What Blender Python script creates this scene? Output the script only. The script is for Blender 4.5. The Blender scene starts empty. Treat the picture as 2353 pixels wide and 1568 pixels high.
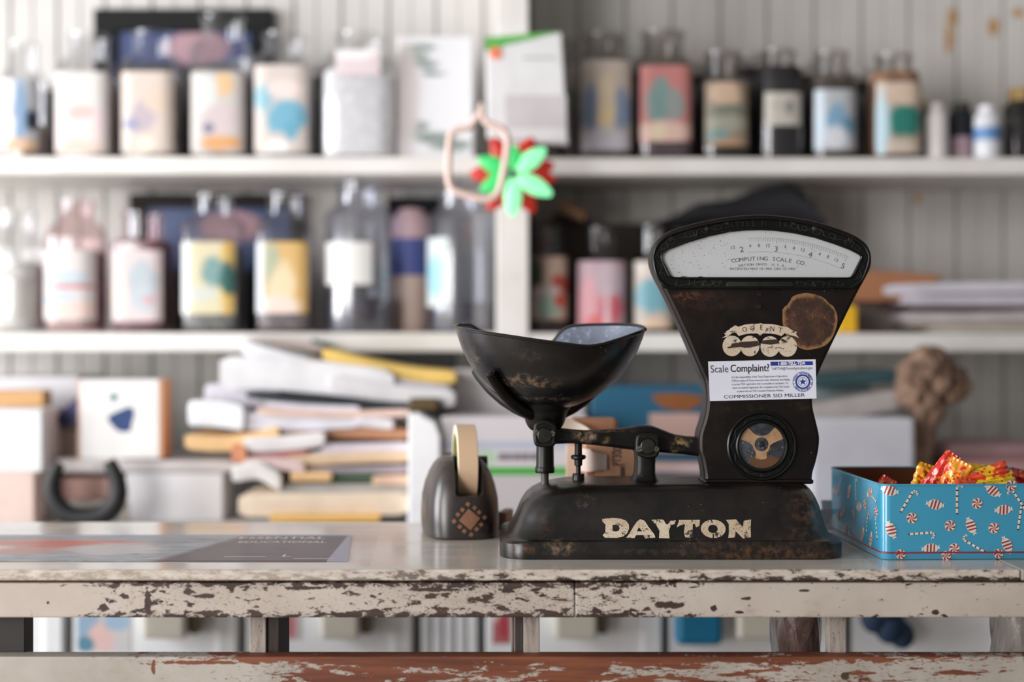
import bpy, bmesh, math, random
from mathutils import Vector, Matrix, Euler
from mathutils.geometry import tessellate_polygon
from mathutils.bvhtree import BVHTree

scene = bpy.context.scene
col = scene.collection
rnd = random.Random(7)

# ------------------------------------------------------------------ camera, world, light
F = 50.0 / 36.0 * 2353.0          # focal length in pixels of the 2353 px frame
CX, CY, ZC = 1176.5, 784.0, 1.208
cam_d = bpy.data.cameras.new('camera'); cam = bpy.data.objects.new('camera', cam_d); col.objects.link(cam)
cam.location = (0, 0, ZC); cam.rotation_euler = (math.radians(90), 0, 0)
cam_d.lens = 50; cam_d.sensor_width = 36; cam_d.clip_start = .05; cam_d.clip_end = 50
cam_d.dof.use_dof = True; cam_d.dof.focus_distance = 1.705; cam_d.dof.aperture_fstop = 1.5
scene.camera = cam
scene.view_settings.view_transform = 'Standard'; scene.view_settings.look = 'None'
scene.view_settings.gamma = 1; scene.view_settings.exposure = 0.08
scene.view_settings.use_curve_mapping = False
scene.cycles.transparent_max_bounces = 24
scene.cycles.max_bounces = 7
scene.cycles.sample_clamp_indirect = 4.0

world = bpy.data.worlds.new('room_light'); scene.world = world; world.use_nodes = True
bg = world.node_tree.nodes['Background']; bg.inputs[0].default_value = (1.0, .97, .95, 1); wn = world.node_tree
_tc0 = wn.nodes.new('ShaderNodeTexCoord'); _sx = wn.nodes.new('ShaderNodeSeparateXYZ'); _mr = wn.nodes.new('ShaderNodeMapRange')
wn.links.new(_tc0.outputs['Generated'], _sx.inputs[0]); wn.links.new(_sx.outputs[0], _mr.inputs[0])
for _i, _v in enumerate((.25, -.95, .17, .62)): _mr.inputs[_i + 1].default_value = _v      # the windowed side of the room is brighter
wn.links.new(_mr.outputs[0], bg.inputs[1])

def area(name, loc, target, sx, sy, power, color):
    l = bpy.data.lights.new(name, 'AREA'); l.shape = 'RECTANGLE'; l.size = sx; l.size_y = sy
    l.energy = power; l.color = color
    o = bpy.data.objects.new(name, l); col.objects.link(o); o.location = loc
    o.rotation_euler = (Vector(target) - Vector(loc)).to_track_quat('-Z', 'Y').to_euler()
    return o
area('side_window_light', (-3.5, 1.15, 1.5), (0.1, 2.5, 1.05), 1.5, 2.3, 144, (.96, .97, 1.0))
area('shop_door_light', (-2.4, -1.1, 1.5), (0.1, 2.2, 1.1), 1.3, 2.2, 100, (1.0, .975, .95))

# ------------------------------------------------------------------ helpers
def P(px, py, d):
    return Vector(((px - CX) / F * d, d, ZC - (py - CY) / F * d))
def X(px, d): return (px - CX) / F * d
def Z(py, d): return ZC - (py - CY) / F * d

WL = {}
def wl(o): return WL.get(o.name, Vector((0, 0, 0))) if o else Vector((0, 0, 0))

def tag(o, label=None, cat=None, group=None, kind=None):
    if label: o['label'] = label
    if cat: o['category'] = cat
    if group: o['group'] = group
    if kind: o['kind'] = kind
    return o
def thing(name, label, cat, loc=(0, 0, 0), rz=0, group=None):
    o = bpy.data.objects.new(name, None); col.objects.link(o)
    o.empty_display_size = .02
    o.location = loc; o.rotation_euler = (0, 0, rz)
    WL[o.name] = Vector(loc)
    return tag(o, label, cat, group)

class MB:
    """collects shapes for one mesh"""
    def __init__(s): s.v = []; s.f = []; s.m = []; s.sm = []
    def add(s, vs, fs, mi=0, smooth=False):
        b = len(s.v); s.v += [Vector(p) for p in vs]
        for f in fs: s.f.append([b + i for i in f]); s.m.append(mi); s.sm.append(smooth)
        return s
    def box(s, x0, x1, y0, y1, z0, z1, mi=0, bev=0.0, rot=None, c=None, seg=2):
        bm = bmesh.new(); bmesh.ops.create_cube(bm, size=1)
        for v in bm.verts:
            v.co = Vector(((x0 + x1) / 2 + v.co.x * (x1 - x0), (y0 + y1) / 2 + v.co.y * (y1 - y0), (z0 + z1) / 2 + v.co.z * (z1 - z0)))
        if bev > 0:
            bev = min(bev, .45 * min(x1 - x0, y1 - y0, z1 - z0))
            bmesh.ops.bevel(bm, geom=bm.edges[:], offset=bev, segments=seg, affect='EDGES', profile=.5)
        if rot is not None:
            c = Vector(c) if c is not None else Vector(((x0 + x1) / 2, (y0 + y1) / 2, (z0 + z1) / 2))
            R = rot.to_matrix() if isinstance(rot, Euler) else rot
            for v in bm.verts: v.co = R @ (v.co - c) + c
        bm.verts.index_update()
        s.add([v.co.copy() for v in bm.verts], [[v.index for v in f.verts] for f in bm.faces], mi, False)
        bm.free(); return s
    def rings(s, rings, mi=0, smooth=True, cap0=True, cap1=True, closed=True):
        n = len(rings[0]); b = []
        vs = [p for r in rings for p in r]; fs = []
        for i in range(len(rings) - 1):
            for j in range(n if closed else n - 1):
                k = (j + 1) % n
                fs.append((i * n + j, i * n + k, (i + 1) * n + k, (i + 1) * n + j))
        s.add(vs, fs, mi, smooth)
        if cap0: s.add(rings[0], [list(range(n))[::-1]], mi, False)
        if cap1: s.add(rings[-1], [list(range(n))], mi, False)
        return s
    def lathe(s, prof, c=(0, 0, 0), n=32, mi=0, axis='z', smooth=True, caps=True):
        c = Vector(c); rr = []
        for (r, h) in prof:
            ring = []
            for j in range(n):
                a = 2 * math.pi * j / n
                if axis == 'z': p = Vector((r * math.cos(a), r * math.sin(a), h))
                elif axis == 'y': p = Vector((r * math.cos(a), h, r * math.sin(a)))
                else: p = Vector((h, r * math.cos(a), r * math.sin(a)))
                ring.append(c + p)
            rr.append(ring)
        return s.rings(rr, mi, smooth, caps, caps)
    def tube(s, pts, r, n=10, mi=0, closed=False, flat=1.0):
        pts = [Vector(p) for p in pts]; m = len(pts)
        rs = r if isinstance(r, (list, tuple)) else [r] * m
        rr = []; up = Vector((0, 1, 0))
        for i, p in enumerate(pts):
            if closed: t = pts[(i + 1) % m] - pts[i - 1]
            else: t = pts[min(i + 1, m - 1)] - pts[max(i - 1, 0)]
            t = t.normalized() if t.length > 1e-9 else Vector((0, 0, 1))
            u = up if abs(t.dot(up)) < .95 else Vector((1, 0, 0))
            a = t.cross(u).normalized(); b = a.cross(t).normalized()
            rr.append([p + a * (rs[i] * math.cos(2 * math.pi * j / n)) + b * (rs[i] * flat * math.sin(2 * math.pi * j / n)) for j in range(n)])
        if closed: rr.append(rr[0]); return s.rings(rr, mi, True, False, False)
        return s.rings(rr, mi, True, True, True)
    def prism(s, poly, y0, y1, mi=0, smooth=False, bev=0.0):
        """poly: list of (x,z); solid between depths y0 (front) and y1"""
        n = len(poly)
        if sum(poly[i][0] * poly[(i + 1) % n][1] - poly[(i + 1) % n][0] * poly[i][1] for i in range(n)) < 0: poly = poly[::-1]
        ins = inset(poly, bev) if bev > 0 else poly
        R = []
        if bev > 0:
            mid = inset(poly, bev * .3)
            R.append([Vector((x, y0, z)) for x, z in ins]); R.append([Vector((x, y0 + bev * .3, z)) for x, z in mid])
            R.append([Vector((x, y0 + bev, z)) for x, z in poly]); R.append([Vector((x, y1 - bev, z)) for x, z in poly])
            R.append([Vector((x, y1, z)) for x, z in ins])
        else:
            R = [[Vector((x, y0, z)) for x, z in poly], [Vector((x, y1, z)) for x, z in poly]]
        s.rings(R, mi, smooth, False, False)
        tri = tessellate_polygon([[Vector((x, z, 0)) for x, z in ins]])
        s.add(R[0], [(a, b, c) for a, b, c in tri], mi, False)
        s.add(R[-1], [(c, b, a) for a, b, c in tri], mi, False)
        return s
    def flat(s, loops, fn, mi=0):
        """filled 2D loops (first outer, others holes) mapped by fn(x,z)->Vector"""
        L = [[Vector((x, z, 0)) for x, z in lp] for lp in loops]
        tri = tessellate_polygon(L); pts = [p for lp in L for p in lp]
        s.add([fn(p.x, p.y) for p in pts], [tuple(t) for t in tri], mi, False)
        return s
    def mesh(s, name, sub=None):
        me = bpy.data.meshes.new(name)
        me.from_pydata([tuple(v - (sub or Vector((0, 0, 0)))) for v in s.v], [], s.f)
        me.polygons.foreach_set('material_index', s.m); me.polygons.foreach_set('use_smooth', s.sm)
        bm = bmesh.new(); bm.from_mesh(me)
        bmesh.ops.remove_doubles(bm, verts=bm.verts, dist=1e-6)
        bmesh.ops.recalc_face_normals(bm, faces=bm.faces[:])
        for e in bm.edges:
            if len(e.link_faces) == 2 and e.calc_face_angle(0) > math.radians(38): e.smooth = False
        bm.to_mesh(me); bm.free(); me.update(); return me
    def build(s, name, mats, parent=None, local=False, label=None):
        me = s.mesh(name, None if local else wl(parent))
        for m in (mats if isinstance(mats, (list, tuple)) else [mats]): me.materials.append(m)
        o = bpy.data.objects.new(name, me); col.objects.link(o)
        if parent is not None:
            o.parent = parent; WL[o.name] = wl(parent)
        if label: o['label'] = label
        return o
    def solo(s, name, mats, label, cat, group=None, kind=None):
        """one-mesh thing, origin at the base centre"""
        xs = [v.x for v in s.v]; ys = [v.y for v in s.v]; zs = [v.z for v in s.v]
        c = Vector(((min(xs) + max(xs)) / 2, (min(ys) + max(ys)) / 2, min(zs)))
        me = s.mesh(name, c)
        for m in (mats if isinstance(mats, (list, tuple)) else [mats]): me.materials.append(m)
        o = bpy.data.objects.new(name, me); col.objects.link(o); o.location = c; WL[o.name] = c
        return tag(o, label, cat, group, kind)
def inset(poly, d):
    n = len(poly); out = []
    for i in range(n):
        a = Vector(poly[i - 1]); b = Vector(poly[i]); c = Vector(poly[(i + 1) % n])
        e1 = (b - a).normalized(); e2 = (c - b).normalized()
        n1 = Vector((-e1.y, e1.x)); n2 = Vector((-e2.y, e2.x)); nn = (n1 + n2)
        if nn.length < 1e-6: nn = n1
        nn.normalize(); k = d / max(.5, nn.dot(n1))
        out.append((b.x + nn.x * k, b.y + nn.y * k))
    return out
def smooth_poly(pts, sub=6, closed=True):
    n = len(pts); out = []
    rng = range(n) if closed else range(n - 1)
    for i in rng:
        g = lambda k: Vector(pts[k % n]) if closed else Vector(pts[max(0, min(n - 1, k))])
        p0, p1, p2, p3 = g(i - 1), g(i), g(i + 1), g(i + 2)
        for k in range(sub):
            t = k / sub
            out.append(tuple(.5 * ((2 * p1) + (p2 - p0) * t + (2 * p0 - 5 * p1 + 4 * p2 - p3) * t * t + (3 * p1 - p0 - 3 * p2 + p3) * t ** 3)))
    if not closed: out.append(tuple(pts[-1]))
    return out
def interp(tab, t):
    if t <= tab[0][0]: return tab[0][1:]
    for a, b in zip(tab, tab[1:]):
        if t <= b[0]:
            k = (t - a[0]) / (b[0] - a[0]); return tuple(u + (w - u) * k for u, w in zip(a[1:], b[1:]))
    return tab[-1][1:]
def sell(cx, cy, z, hx, hy, n, N=48):
    """superellipse ring in plan"""
    out = []
    for j in range(N):
        a = 2 * math.pi * j / N; c, s_ = math.cos(a), math.sin(a)
        out.append(Vector((cx + hx * math.copysign(abs(c) ** (2 / n), c), cy + hy * math.copysign(abs(s_) ** (2 / n), s_), z)))
    return out
def rrect(x0, x1, y0, y1, r, z, k=7):
    out = []
    for (cx, cy, a0) in ((x1 - r, y1 - r, 0), (x0 + r, y1 - r, 90), (x0 + r, y0 + r, 180), (x1 - r, y0 + r, 270)):
        for i in range(k + 1):
            a = math.radians(a0 + 90 * i / k); out.append(Vector((cx + r * math.cos(a), cy + r * math.sin(a), z)))
    return out

_tc = {}
def text2d(s_, size=1.0, sx=1.0, bold=0.0, spacing=1.0):
    key = (s_, bold, spacing)
    if key not in _tc:
        cu = bpy.data.curves.new('t', 'FONT'); cu.body = s_; cu.size = 1; cu.align_x = 'CENTER'; cu.align_y = 'CENTER'
        cu.resolution_u = 3; cu.offset = bold; cu.space_character = spacing
        o = bpy.data.objects.new('t', cu); col.objects.link(o)
        dg = bpy.context.evaluated_depsgraph_get(); dg.update()
        me = bpy.data.meshes.new_from_object(o.evaluated_get(dg))
        _tc[key] = ([(v.co.x, v.co.y) for v in me.vertices], [tuple(p.vertices) for p in me.polygons])
        bpy.data.objects.remove(o); bpy.data.curves.remove(cu); bpy.data.meshes.remove(me)
    v, f = _tc[key]
    return [(x * size * sx, y * size) for x, y in v], f
def put_text(mb, s_, fn, x, z, size, sx=1.0, bold=0.0, rot=0.0, mi=0, spacing=1.0, width=None, relief=None):
    """text centred on (x,z) in 2D, mapped by fn; relief: offset vector gives it thickness"""
    v, f = text2d(s_, size, sx, bold, spacing)
    if width and v:
        w = max(p[0] for p in v) - min(p[0] for p in v)
        if w > 0: v = [(p[0] * width / w, p[1]) for p in v]
    c, s2 = math.cos(rot), math.sin(rot)
    pts = [fn(x + a * c - b * s2, z + a * s2 + b * c) for a, b in v]
    mb.add(pts, f, mi, False)
    if relief is not None:
        cnt = {}
        for q in f:
            for i in range(len(q)):
                e = (q[i], q[(i + 1) % len(q)]); cnt[e] = 1
        side = [e for e in cnt if (e[1], e[0]) not in cnt]
        n = len(pts); vs = pts + [p + relief for p in pts]
        mb.add(vs, [(a, b, b + n, a + n) for a, b in side], mi, False)

# ------------------------------------------------------------------ material graph helper
class G:
    def __init__(s, name):
        s.m = bpy.data.materials.new(name); s.m.use_nodes = True; s.nt = s.m.node_tree
        s.nt.nodes.clear(); s.out = s.nt.nodes.new('ShaderNodeOutputMaterial')
        s._c = None
    def node(s, t, props=None, **ins):
        n = s.nt.nodes.new(t)
        for k, v in (props or {}).items(): setattr(n, k, v)
        for k, v in ins.items(): s.set(n.inputs[k.replace('_', ' ')] if k.replace('_', ' ') in n.inputs else n.inputs[k], v)
        return n
    def set(s, sock, v):
        if isinstance(v, bpy.types.NodeSocket): s.nt.links.new(v, sock)
        elif v is not None:
            if isinstance(v, tuple) and len(v) == 3 and sock.type == 'RGBA': v = (*v, 1)
            sock.default_value = v
    def obj(s):
        if s._c is None: s._c = s.node('ShaderNodeTexCoord').outputs['Object']
        return s._c
    def xyz(s):
        n = s.node('ShaderNodeSeparateXYZ'); s.set(n.inputs[0], s.obj()); return n.outputs
    def math(s, op, a, b=0.0, c=0.0, clamp=False):
        n = s.node('ShaderNodeMath', {'operation': op, 'use_clamp': clamp})
        s.set(n.inputs[0], a); s.set(n.inputs[1], b); s.set(n.inputs[2], c); return n.outputs[0]
    def scaled(s, sc, off=(0, 0, 0), rot=(0, 0, 0)):
        n = s.node('ShaderNodeMapping'); s.set(n.inputs[0], s.obj()); n.inputs['Scale'].default_value = sc
        n.inputs['Location'].default_value = off; n.inputs['Rotation'].default_value = rot; return n.outputs[0]
    def noise(s, scale=5, detail=4, rough=.55, vec=None, dist=0.0):
        n = s.node('ShaderNodeTexNoise'); s.set(n.inputs['Vector'], vec if vec is not None else s.obj())
        n.inputs['Scale'].default_value = scale; n.inputs['Detail'].default_value = detail
        n.inputs['Roughness'].default_value = rough; n.inputs['Distortion'].default_value = dist; return n.outputs[0]
    def voro(s, scale=5, vec=None, feature='F1', rnd_=1.0):
        n = s.node('ShaderNodeTexVoronoi', {'feature': feature}); s.set(n.inputs['Vector'], vec if vec is not None else s.obj())
        n.inputs['Scale'].default_value = scale; n.inputs['Randomness'].default_value = rnd_; return n.outputs['Distance']
    def step(s, v, a, b, lo=0.0, hi=1.0):
        n = s.node('ShaderNodeMapRange', {'interpolation_type': 'SMOOTHSTEP' if abs(a - b) > 0 else 'LINEAR'})
        s.set(n.inputs[0], v); n.inputs[1].default_value = a; n.inputs[2].default_value = b; n.inputs[3].default_value = lo; n.inputs[4].default_value = hi
        return n.outputs[0]
    def mix(s, f, a, b):
        n = s.node('ShaderNodeMix', {'data_type': 'RGBA'}); s.set(n.inputs[0], f); s.set(n.inputs[6], a); s.set(n.inputs[7], b); return n.outputs[2]
    def ramp(s, v, pts):
        n = s.node('ShaderNodeValToRGB'); s.set(n.inputs[0], v); e = n.color_ramp.elements
        while len(e) < len(pts): e.new(.5)
        for k, (p, c) in enumerate(pts):
            e[k].position = p; e[k].color = (*c, 1) if isinstance(c, tuple) else (c, c, c, 1)
        return n.outputs[0]
    def ellipse(s, cx, cz, rx, rz, soft=.15, wob=0.0, wscale=60, sep=None):
        o = sep or s.xyz()
        a = s.math('DIVIDE', s.math('SUBTRACT', o[0], cx), rx); b = s.math('DIVIDE', s.math('SUBTRACT', o[2], cz), rz)
        d = s.math('SQRT', s.math('ADD', s.math('MULTIPLY', a, a), s.math('MULTIPLY', b, b)))
        if wob: d = s.math('ADD', d, s.math('MULTIPLY', s.math('SUBTRACT', s.noise(wscale, 4), .5), wob))
        return s.step(d, 1 + soft, 1 - soft)
    def bump(s, h, strength=.3, dist=.002):
        n = s.node('ShaderNodeBump'); n.inputs['Strength'].default_value = strength; n.inputs['Distance'].default_value = dist
        s.set(n.inputs['Height'], h); return n.outputs[0]
    def bsdf(s, color, rough=.5, metal=0.0, normal=None, coat=0.0, spec=.5, trans=0.0, emit=None, estr=0, alpha=None, coatr=.1, sheen=0):
        n = s.node('ShaderNodeBsdfPrincipled')
        s.set(n.inputs['Base Color'], color); s.set(n.inputs['Roughness'], rough); s.set(n.inputs['Metallic'], metal)
        s.set(n.inputs['Specular IOR Level'], spec); s.set(n.inputs['Coat Weight'], coat); n.inputs['Coat Roughness'].default_value = coatr
        s.set(n.inputs['Transmission Weight'], trans)
        if normal is not None: s.set(n.inputs['Normal'], normal)
        if emit is not None: s.set(n.inputs['Emission Color'], emit); n.inputs['Emission Strength'].default_value = estr
        s.nt.links.new(n.outputs[0], s.out.inputs[0]); return s.m
def L(r, g, b):
    """sRGB 0-255 to linear"""
    f = lambda c: (c / 255 / 12.92) if c / 255 <= .04045 else ((c / 255 + .055) / 1.055) ** 2.4
    return (f(r), f(g), f(b))
_pm = {}
def plain(r, g, b, rough=.55, metal=0.0, var=.025, scale=16, coat=0.0):
    k = (r, g, b, rough, metal, coat)
    if k not in _pm:
        m = G('paint_%d_%d_%d' % (r, g, b)); c = L(r, g, b)
        n = m.noise(scale, 3)
        d = tuple(max(0, x * (1 - var * 2.2)) for x in c); e = tuple(min(1, x * (1 + var)) for x in c)
        _pm[k] = m.bsdf(m.mix(m.step(n, .3, .7), d, e), rough, metal, coat=coat)
    return _pm[k]

# ------------------------------------------------------------------ the room
D_WALL, D_SHELF, D_JAR = 3.05, 2.75, 2.86
def wall_mat():
    g = G('aged_white_beadboard_paint'); o = g.xyz()
    n1 = g.noise(3, 4); c = g.mix(g.step(n1, .3, .7), L(196, 193, 188), L(210, 207, 203))
    n2 = g.noise(1, 5, .7, g.scaled((40, 40, 4)))
    c = g.mix(g.step(n2, .6, .75, 0, .35), c, L(185, 178, 170))
    for (px, py, rx, rz) in ((2283, 62, .012, .018), (2190, 40, .011, .02), (2180, 90, .008, .03), (2110, 455, .006, .012), (2340, 30, .012, .01)):
        c = g.mix(g.ellipse(X(px, 3.05), Z(py, 3.05), rx, rz, .35, .9, 45, o), c, L(186, 140, 84))
    return g.bsdf(c, .5)
WALLM = wall_mat()
def back_wall():
    m = MB(); pitch = .1015; x = X(1111, D_WALL) - pitch * 26; y = D_WALL
    prof = []
    for i in range(54):
        for (dx, dy) in ((0, .012), (.0035, .0), (.046, 0), (.048, .0035), (.0505, .0035), (.0525, 0), (.098, 0)):
            prof.append((x + dx, y + dy))
        x += pitch
    n = len(prof); vs = [(a, b, 0) for a, b in prof] + [(a, b, 2.75) for a, b in prof]
    m.add(vs, [(i, i + 1, n + i + 1, n + i) for i in range(n - 1)])
    # solid back
    m.box(prof[0][0], prof[-1][0], y + .013, y + .05, 0, 2.75)
    return m
tag(back_wall().build('wall_back', WALLM), kind='structure')
def floor_mat():
    g = G('worn_floorboards'); n = g.noise(1, 5, .6, g.scaled((2, 14, 14)))
    b = g.math('FRACT', g.math('MULTIPLY', g.xyz()[1], 9.0))
    c = g.mix(g.step(n, .3, .7), L(96, 78, 62), L(140, 120, 100)); c = g.mix(g.step(b, .04, .0), c, L(40, 32, 26))
    return g.bsdf(c, .5)
tag(MB().box(-2.9, 3.0, -2.4, 3.1, -.05, 0).build('floor', floor_mat()), kind='structure')

def shelf_paint(name, a, b, chip=.0):
    g = G(name); n = g.noise(6, 4); c = g.mix(g.step(n, .3, .7), a, b)
    s = g.noise(1, 6, .7, g.scaled((9, 9, 60)))
    c = g.mix(g.step(s, .66, .72, 0, .6), c, L(150, 120, 100))
    return g.bsdf(c, .45)
SHELFP = shelf_paint('shelf_paint', L(222, 218, 212), L(235, 232, 228))

# shelving against the wall
sh = thing('wall_shelving', 'white painted wall shelving with a wide upright post and two long shelf boards', 'shelf', (0, 2.9, .878))
for (z0, z1) in ((1.531, 1.565), (1.188, 1.224)):
    MB().box(-1.75, X(1140, D_SHELF), D_SHELF, D_WALL, z0, z1, bev=.003).build('shelf_board', SHELFP, sh)
    MB().box(X(1215, D_SHELF), 1.75, D_SHELF + (.01 if z0 > 1.4 else 0), D_WALL, z0, z1 - .001, bev=.003).build('shelf_board', SHELFP, sh)
MB().box(X(1140, D_SHELF), X(1215, D_SHELF), D_SHELF - .002, D_WALL, .878, 2.5, bev=.003).build('upright', SHELFP, sh)

# base cabinet behind the counter
cab = thing('base_cabinet', 'long low white cabinet below the wall shelving seen through the counter frame', 'cabinet', (0, 2.75, 0))
CABP = shelf_paint('cabinet_paint', L(234, 237, 240), L(244, 246, 248))
MB().box(-1.75, 1.75, 2.45, D_WALL - .01, .85, .877, bev=.003).build('worktop', CABP, cab)
MB().box(-1.75, 1.75, 2.50, D_WALL - .02, .0, .85).build('carcass', plain(120, 122, 120), cab)
seams = [-650, -245, 158, 556, 957, 1108, 1530, 1950, 2340, 2740]
D_CAB = 2.475
for i, (a, b) in enumerate(zip(seams, seams[1:])):
    x0, x1 = X(a, D_CAB) + .006, X(b, D_CAB) - .006
    if b - a < 250:
        m = MB(); n = 5; w = (x1 - x0) / n
        for k in range(n): m.box(x0 + k * w + .0015, x0 + (k + 1) * w - .0015, D_CAB, D_CAB + .022, .05, .835, bev=.004)
        m.build('slatted_door', CABP, cab)
    else:
        d = MB().box(x0, x1, D_CAB, D_CAB + .022, .05, .835, bev=.004).build('door', CABP, cab)
        MB().box(x1 - .035, x1 - .003, D_CAB - .008, D_CAB - .0005, .06, .83, bev=.002).build('door_stile', CABP, d)
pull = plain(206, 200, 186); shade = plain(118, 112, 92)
for a, b, dk in ((330, 428, 1), (738, 826, 1), (1275, 1372, 1), (1695, 1782, 0)):
    m = MB(); x0, x1 = X(a, 2.43), X(b, 2.43)
    m.box(x0, x1, 2.42, 2.474, Z(1468, 2.43), .79, bev=.006)
    h = m.build('bin_pull', pull, cab)
    MB().box(x1 + .001, x1 + .02, 2.44, 2.474, Z(1462, 2.43) , .785, bev=.006).build('pull_shadow', shade, h)  # dark block stands in for the shadow each pull casts to its right

def label_mat(name, base, blobs, w, h, z0, rough=.5, cx=0.0):
    """printed paper: base colour and soft-edged shapes; u,v in -1..1 / 0..1"""
    base = tuple(q * .86 for q in base)
    g = G(name); o = g.xyz(); c = base
    for (u, v, ru, rv, cc) in blobs:
        c = g.mix(g.ellipse(cx + u * w / 2, z0 + v * h, ru * w / 2, rv * h, .28, 1.3, 17, o), c, L(*cc) if max(cc) > 1 else cc)
    return g.bsdf(c, rough)
def sticker(name, a, b, t, bt, d, base, blobs, label, cat, group=None):
    x0, x1 = X(a, d), X(b, d); z1, z0 = Z(t, d), Z(bt, d)
    m = MB().box(x0, x1, d, d + .0012, z0, z1)
    mm = label_mat(name + '_print', L(*base), blobs, x1 - x0, z1 - z0, 0)
    return m.solo(name, mm, label, cat, group)
sticker('poster', 178, 300, 1380, 1500, 2.4738, (226, 224, 226), ((-.6, .55, .45, .3, (150, 180, 205)), (-.1, .3, .5, .28, (232, 196, 192)), (.5, .6, .5, .2, (160, 190, 215)), (-.7, .15, .3, .15, (90, 140, 165))), 'pastel pink and blue picture stuck on the white cabinet door at the left', 'picture')
sticker('sticker', 648, 690, 1400, 1470, 2.4738, (220, 205, 208), ((0, .5, .5, .5, (196, 120, 130)),), 'small faded red sticker on the cabinet door right of the leftmost front post', 'sticker')
sticker('poster', 1132, 1172, 1380, 1480, 2.4738, (205, 120, 128), ((0.3, .4, .6, .3, (188, 70, 80)), (-.8, .8, .6, .3, (232, 205, 205))), 'red and pink picture on the cabinet beside the centre posts', 'picture')
MB().box(X(1553, 2.44), X(1660, 2.44), 2.43, 2.473, Z(1486, 2.43), .80, bev=.01).solo('storage_bag', plain(20, 112, 150, .4), 'bright blue bag hanging in front of the white cabinet', 'bag')
mb = MB()
for (px, py, r) in ((2010, 1420, .025), (2045, 1440, .028), (2072, 1460, .022), (2030, 1395, .03), (2000, 1390, .02)):
    c = P(px, py, 2.44); mb.lathe([(r * math.sin(a * math.pi / 8), c.z - r * 1.1 * math.cos(a * math.pi / 8)) for a in range(9)], (c.x, c.y, 0), 16, 0)
mb.solo('cloth_bundle', plain(28, 52, 78, .8), 'dark blue bundled cloth hanging before the cabinet at the right', 'cloth')

# framed pictures on the wall
def framed(px0, px1, pt, pb, blue, label, fcol=(9, 10, 11), mat=(44, 66, 122), bw=.048, lo_=.52):
    d = 3.035; x0, x1 = X(px0, d), X(px1, d); z1, z0 = Z(pt, d), Z(pb, d)
    t = thing('picture_frame', label, 'picture frame', ((x0 + x1) / 2, d, z0))
    m = MB()
    for (a, b, c, e) in ((x0, x1, z1 - bw, z1), (x0, x1, z0, z0 + bw), (x0, x0 + bw, z0 + bw, z1 - bw), (x1 - bw, x1, z0 + bw, z1 - bw)):
        m.box(a, b, d - .012, d + .013, c, e, bev=.003)
    m.build('frame', plain(*fcol, .85), t)
    g = G('framed_print'); cxx = 0; hh = z1 - z0
    c = L(*mat); o = g.xyz()
    c = g.mix(g.step(o[2], hh * lo_, hh * (lo_ - .06)), c, L(20, 19, 19))
    c = g.mix(g.ellipse(.03, hh * .78, .07, .035, .2, .5, 30, o), c, L(178, 140, 150))
    MB().box(x0 + bw, x1 - bw, d + .001, d + .012, z0 + bw, z1 - bw).build('print', g.bsdf(c, .4), t)
framed(218, 628, 22, 420, 1, 'large black frame with a blue print hung behind the top left jars', lo_=.72)
framed(300, 700, 446, 790, 1, 'dark brown frame with a blue print behind the middle left jars', (34, 28, 26), (50, 78, 126), .03)
framed(890, 1010, 455, 790, 1, 'narrow black frame with a blue print between two clear jars', (16, 17, 22), (42, 58, 110), .03)

# ------------------------------------------------------------------ jars
def glass_mat(name, tint, rough=.17, fac=.10):
    g = G(name)
    tr = g.node('ShaderNodeBsdfTransparent'); g.set(tr.inputs[0], tint)
    gl = g.node('ShaderNodeBsdfGlossy'); gl.inputs['Roughness'].default_value = rough; g.set(gl.inputs['Color'], (.95, .96, 1))
    lw = g.node('ShaderNodeLayerWeight'); lw.inputs['Blend'].default_value = .35
    f = g.math('ADD', g.math('MULTIPLY', g.math('POWER', lw.outputs['Facing'], 2.0), .55), fac)
    mx = g.node('ShaderNodeMixShader'); g.set(mx.inputs[0], f); g.set(mx.inputs[1], tr.outputs[0]); g.set(mx.inputs[2], gl.outputs[0])
    g.nt.links.new(mx.outputs[0], g.out.inputs[0]); return g.m
GL = glass_mat('clear_glass', (.90, .90, .91)); GLD = glass_mat('smoky_glass', (.66, .63, .60)); GLP = glass_mat('pinkish_glass', (.90, .78, .78))
GLR = glass_mat('thick_clear_glass', (.78, .80, .86), .2, .2)
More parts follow.
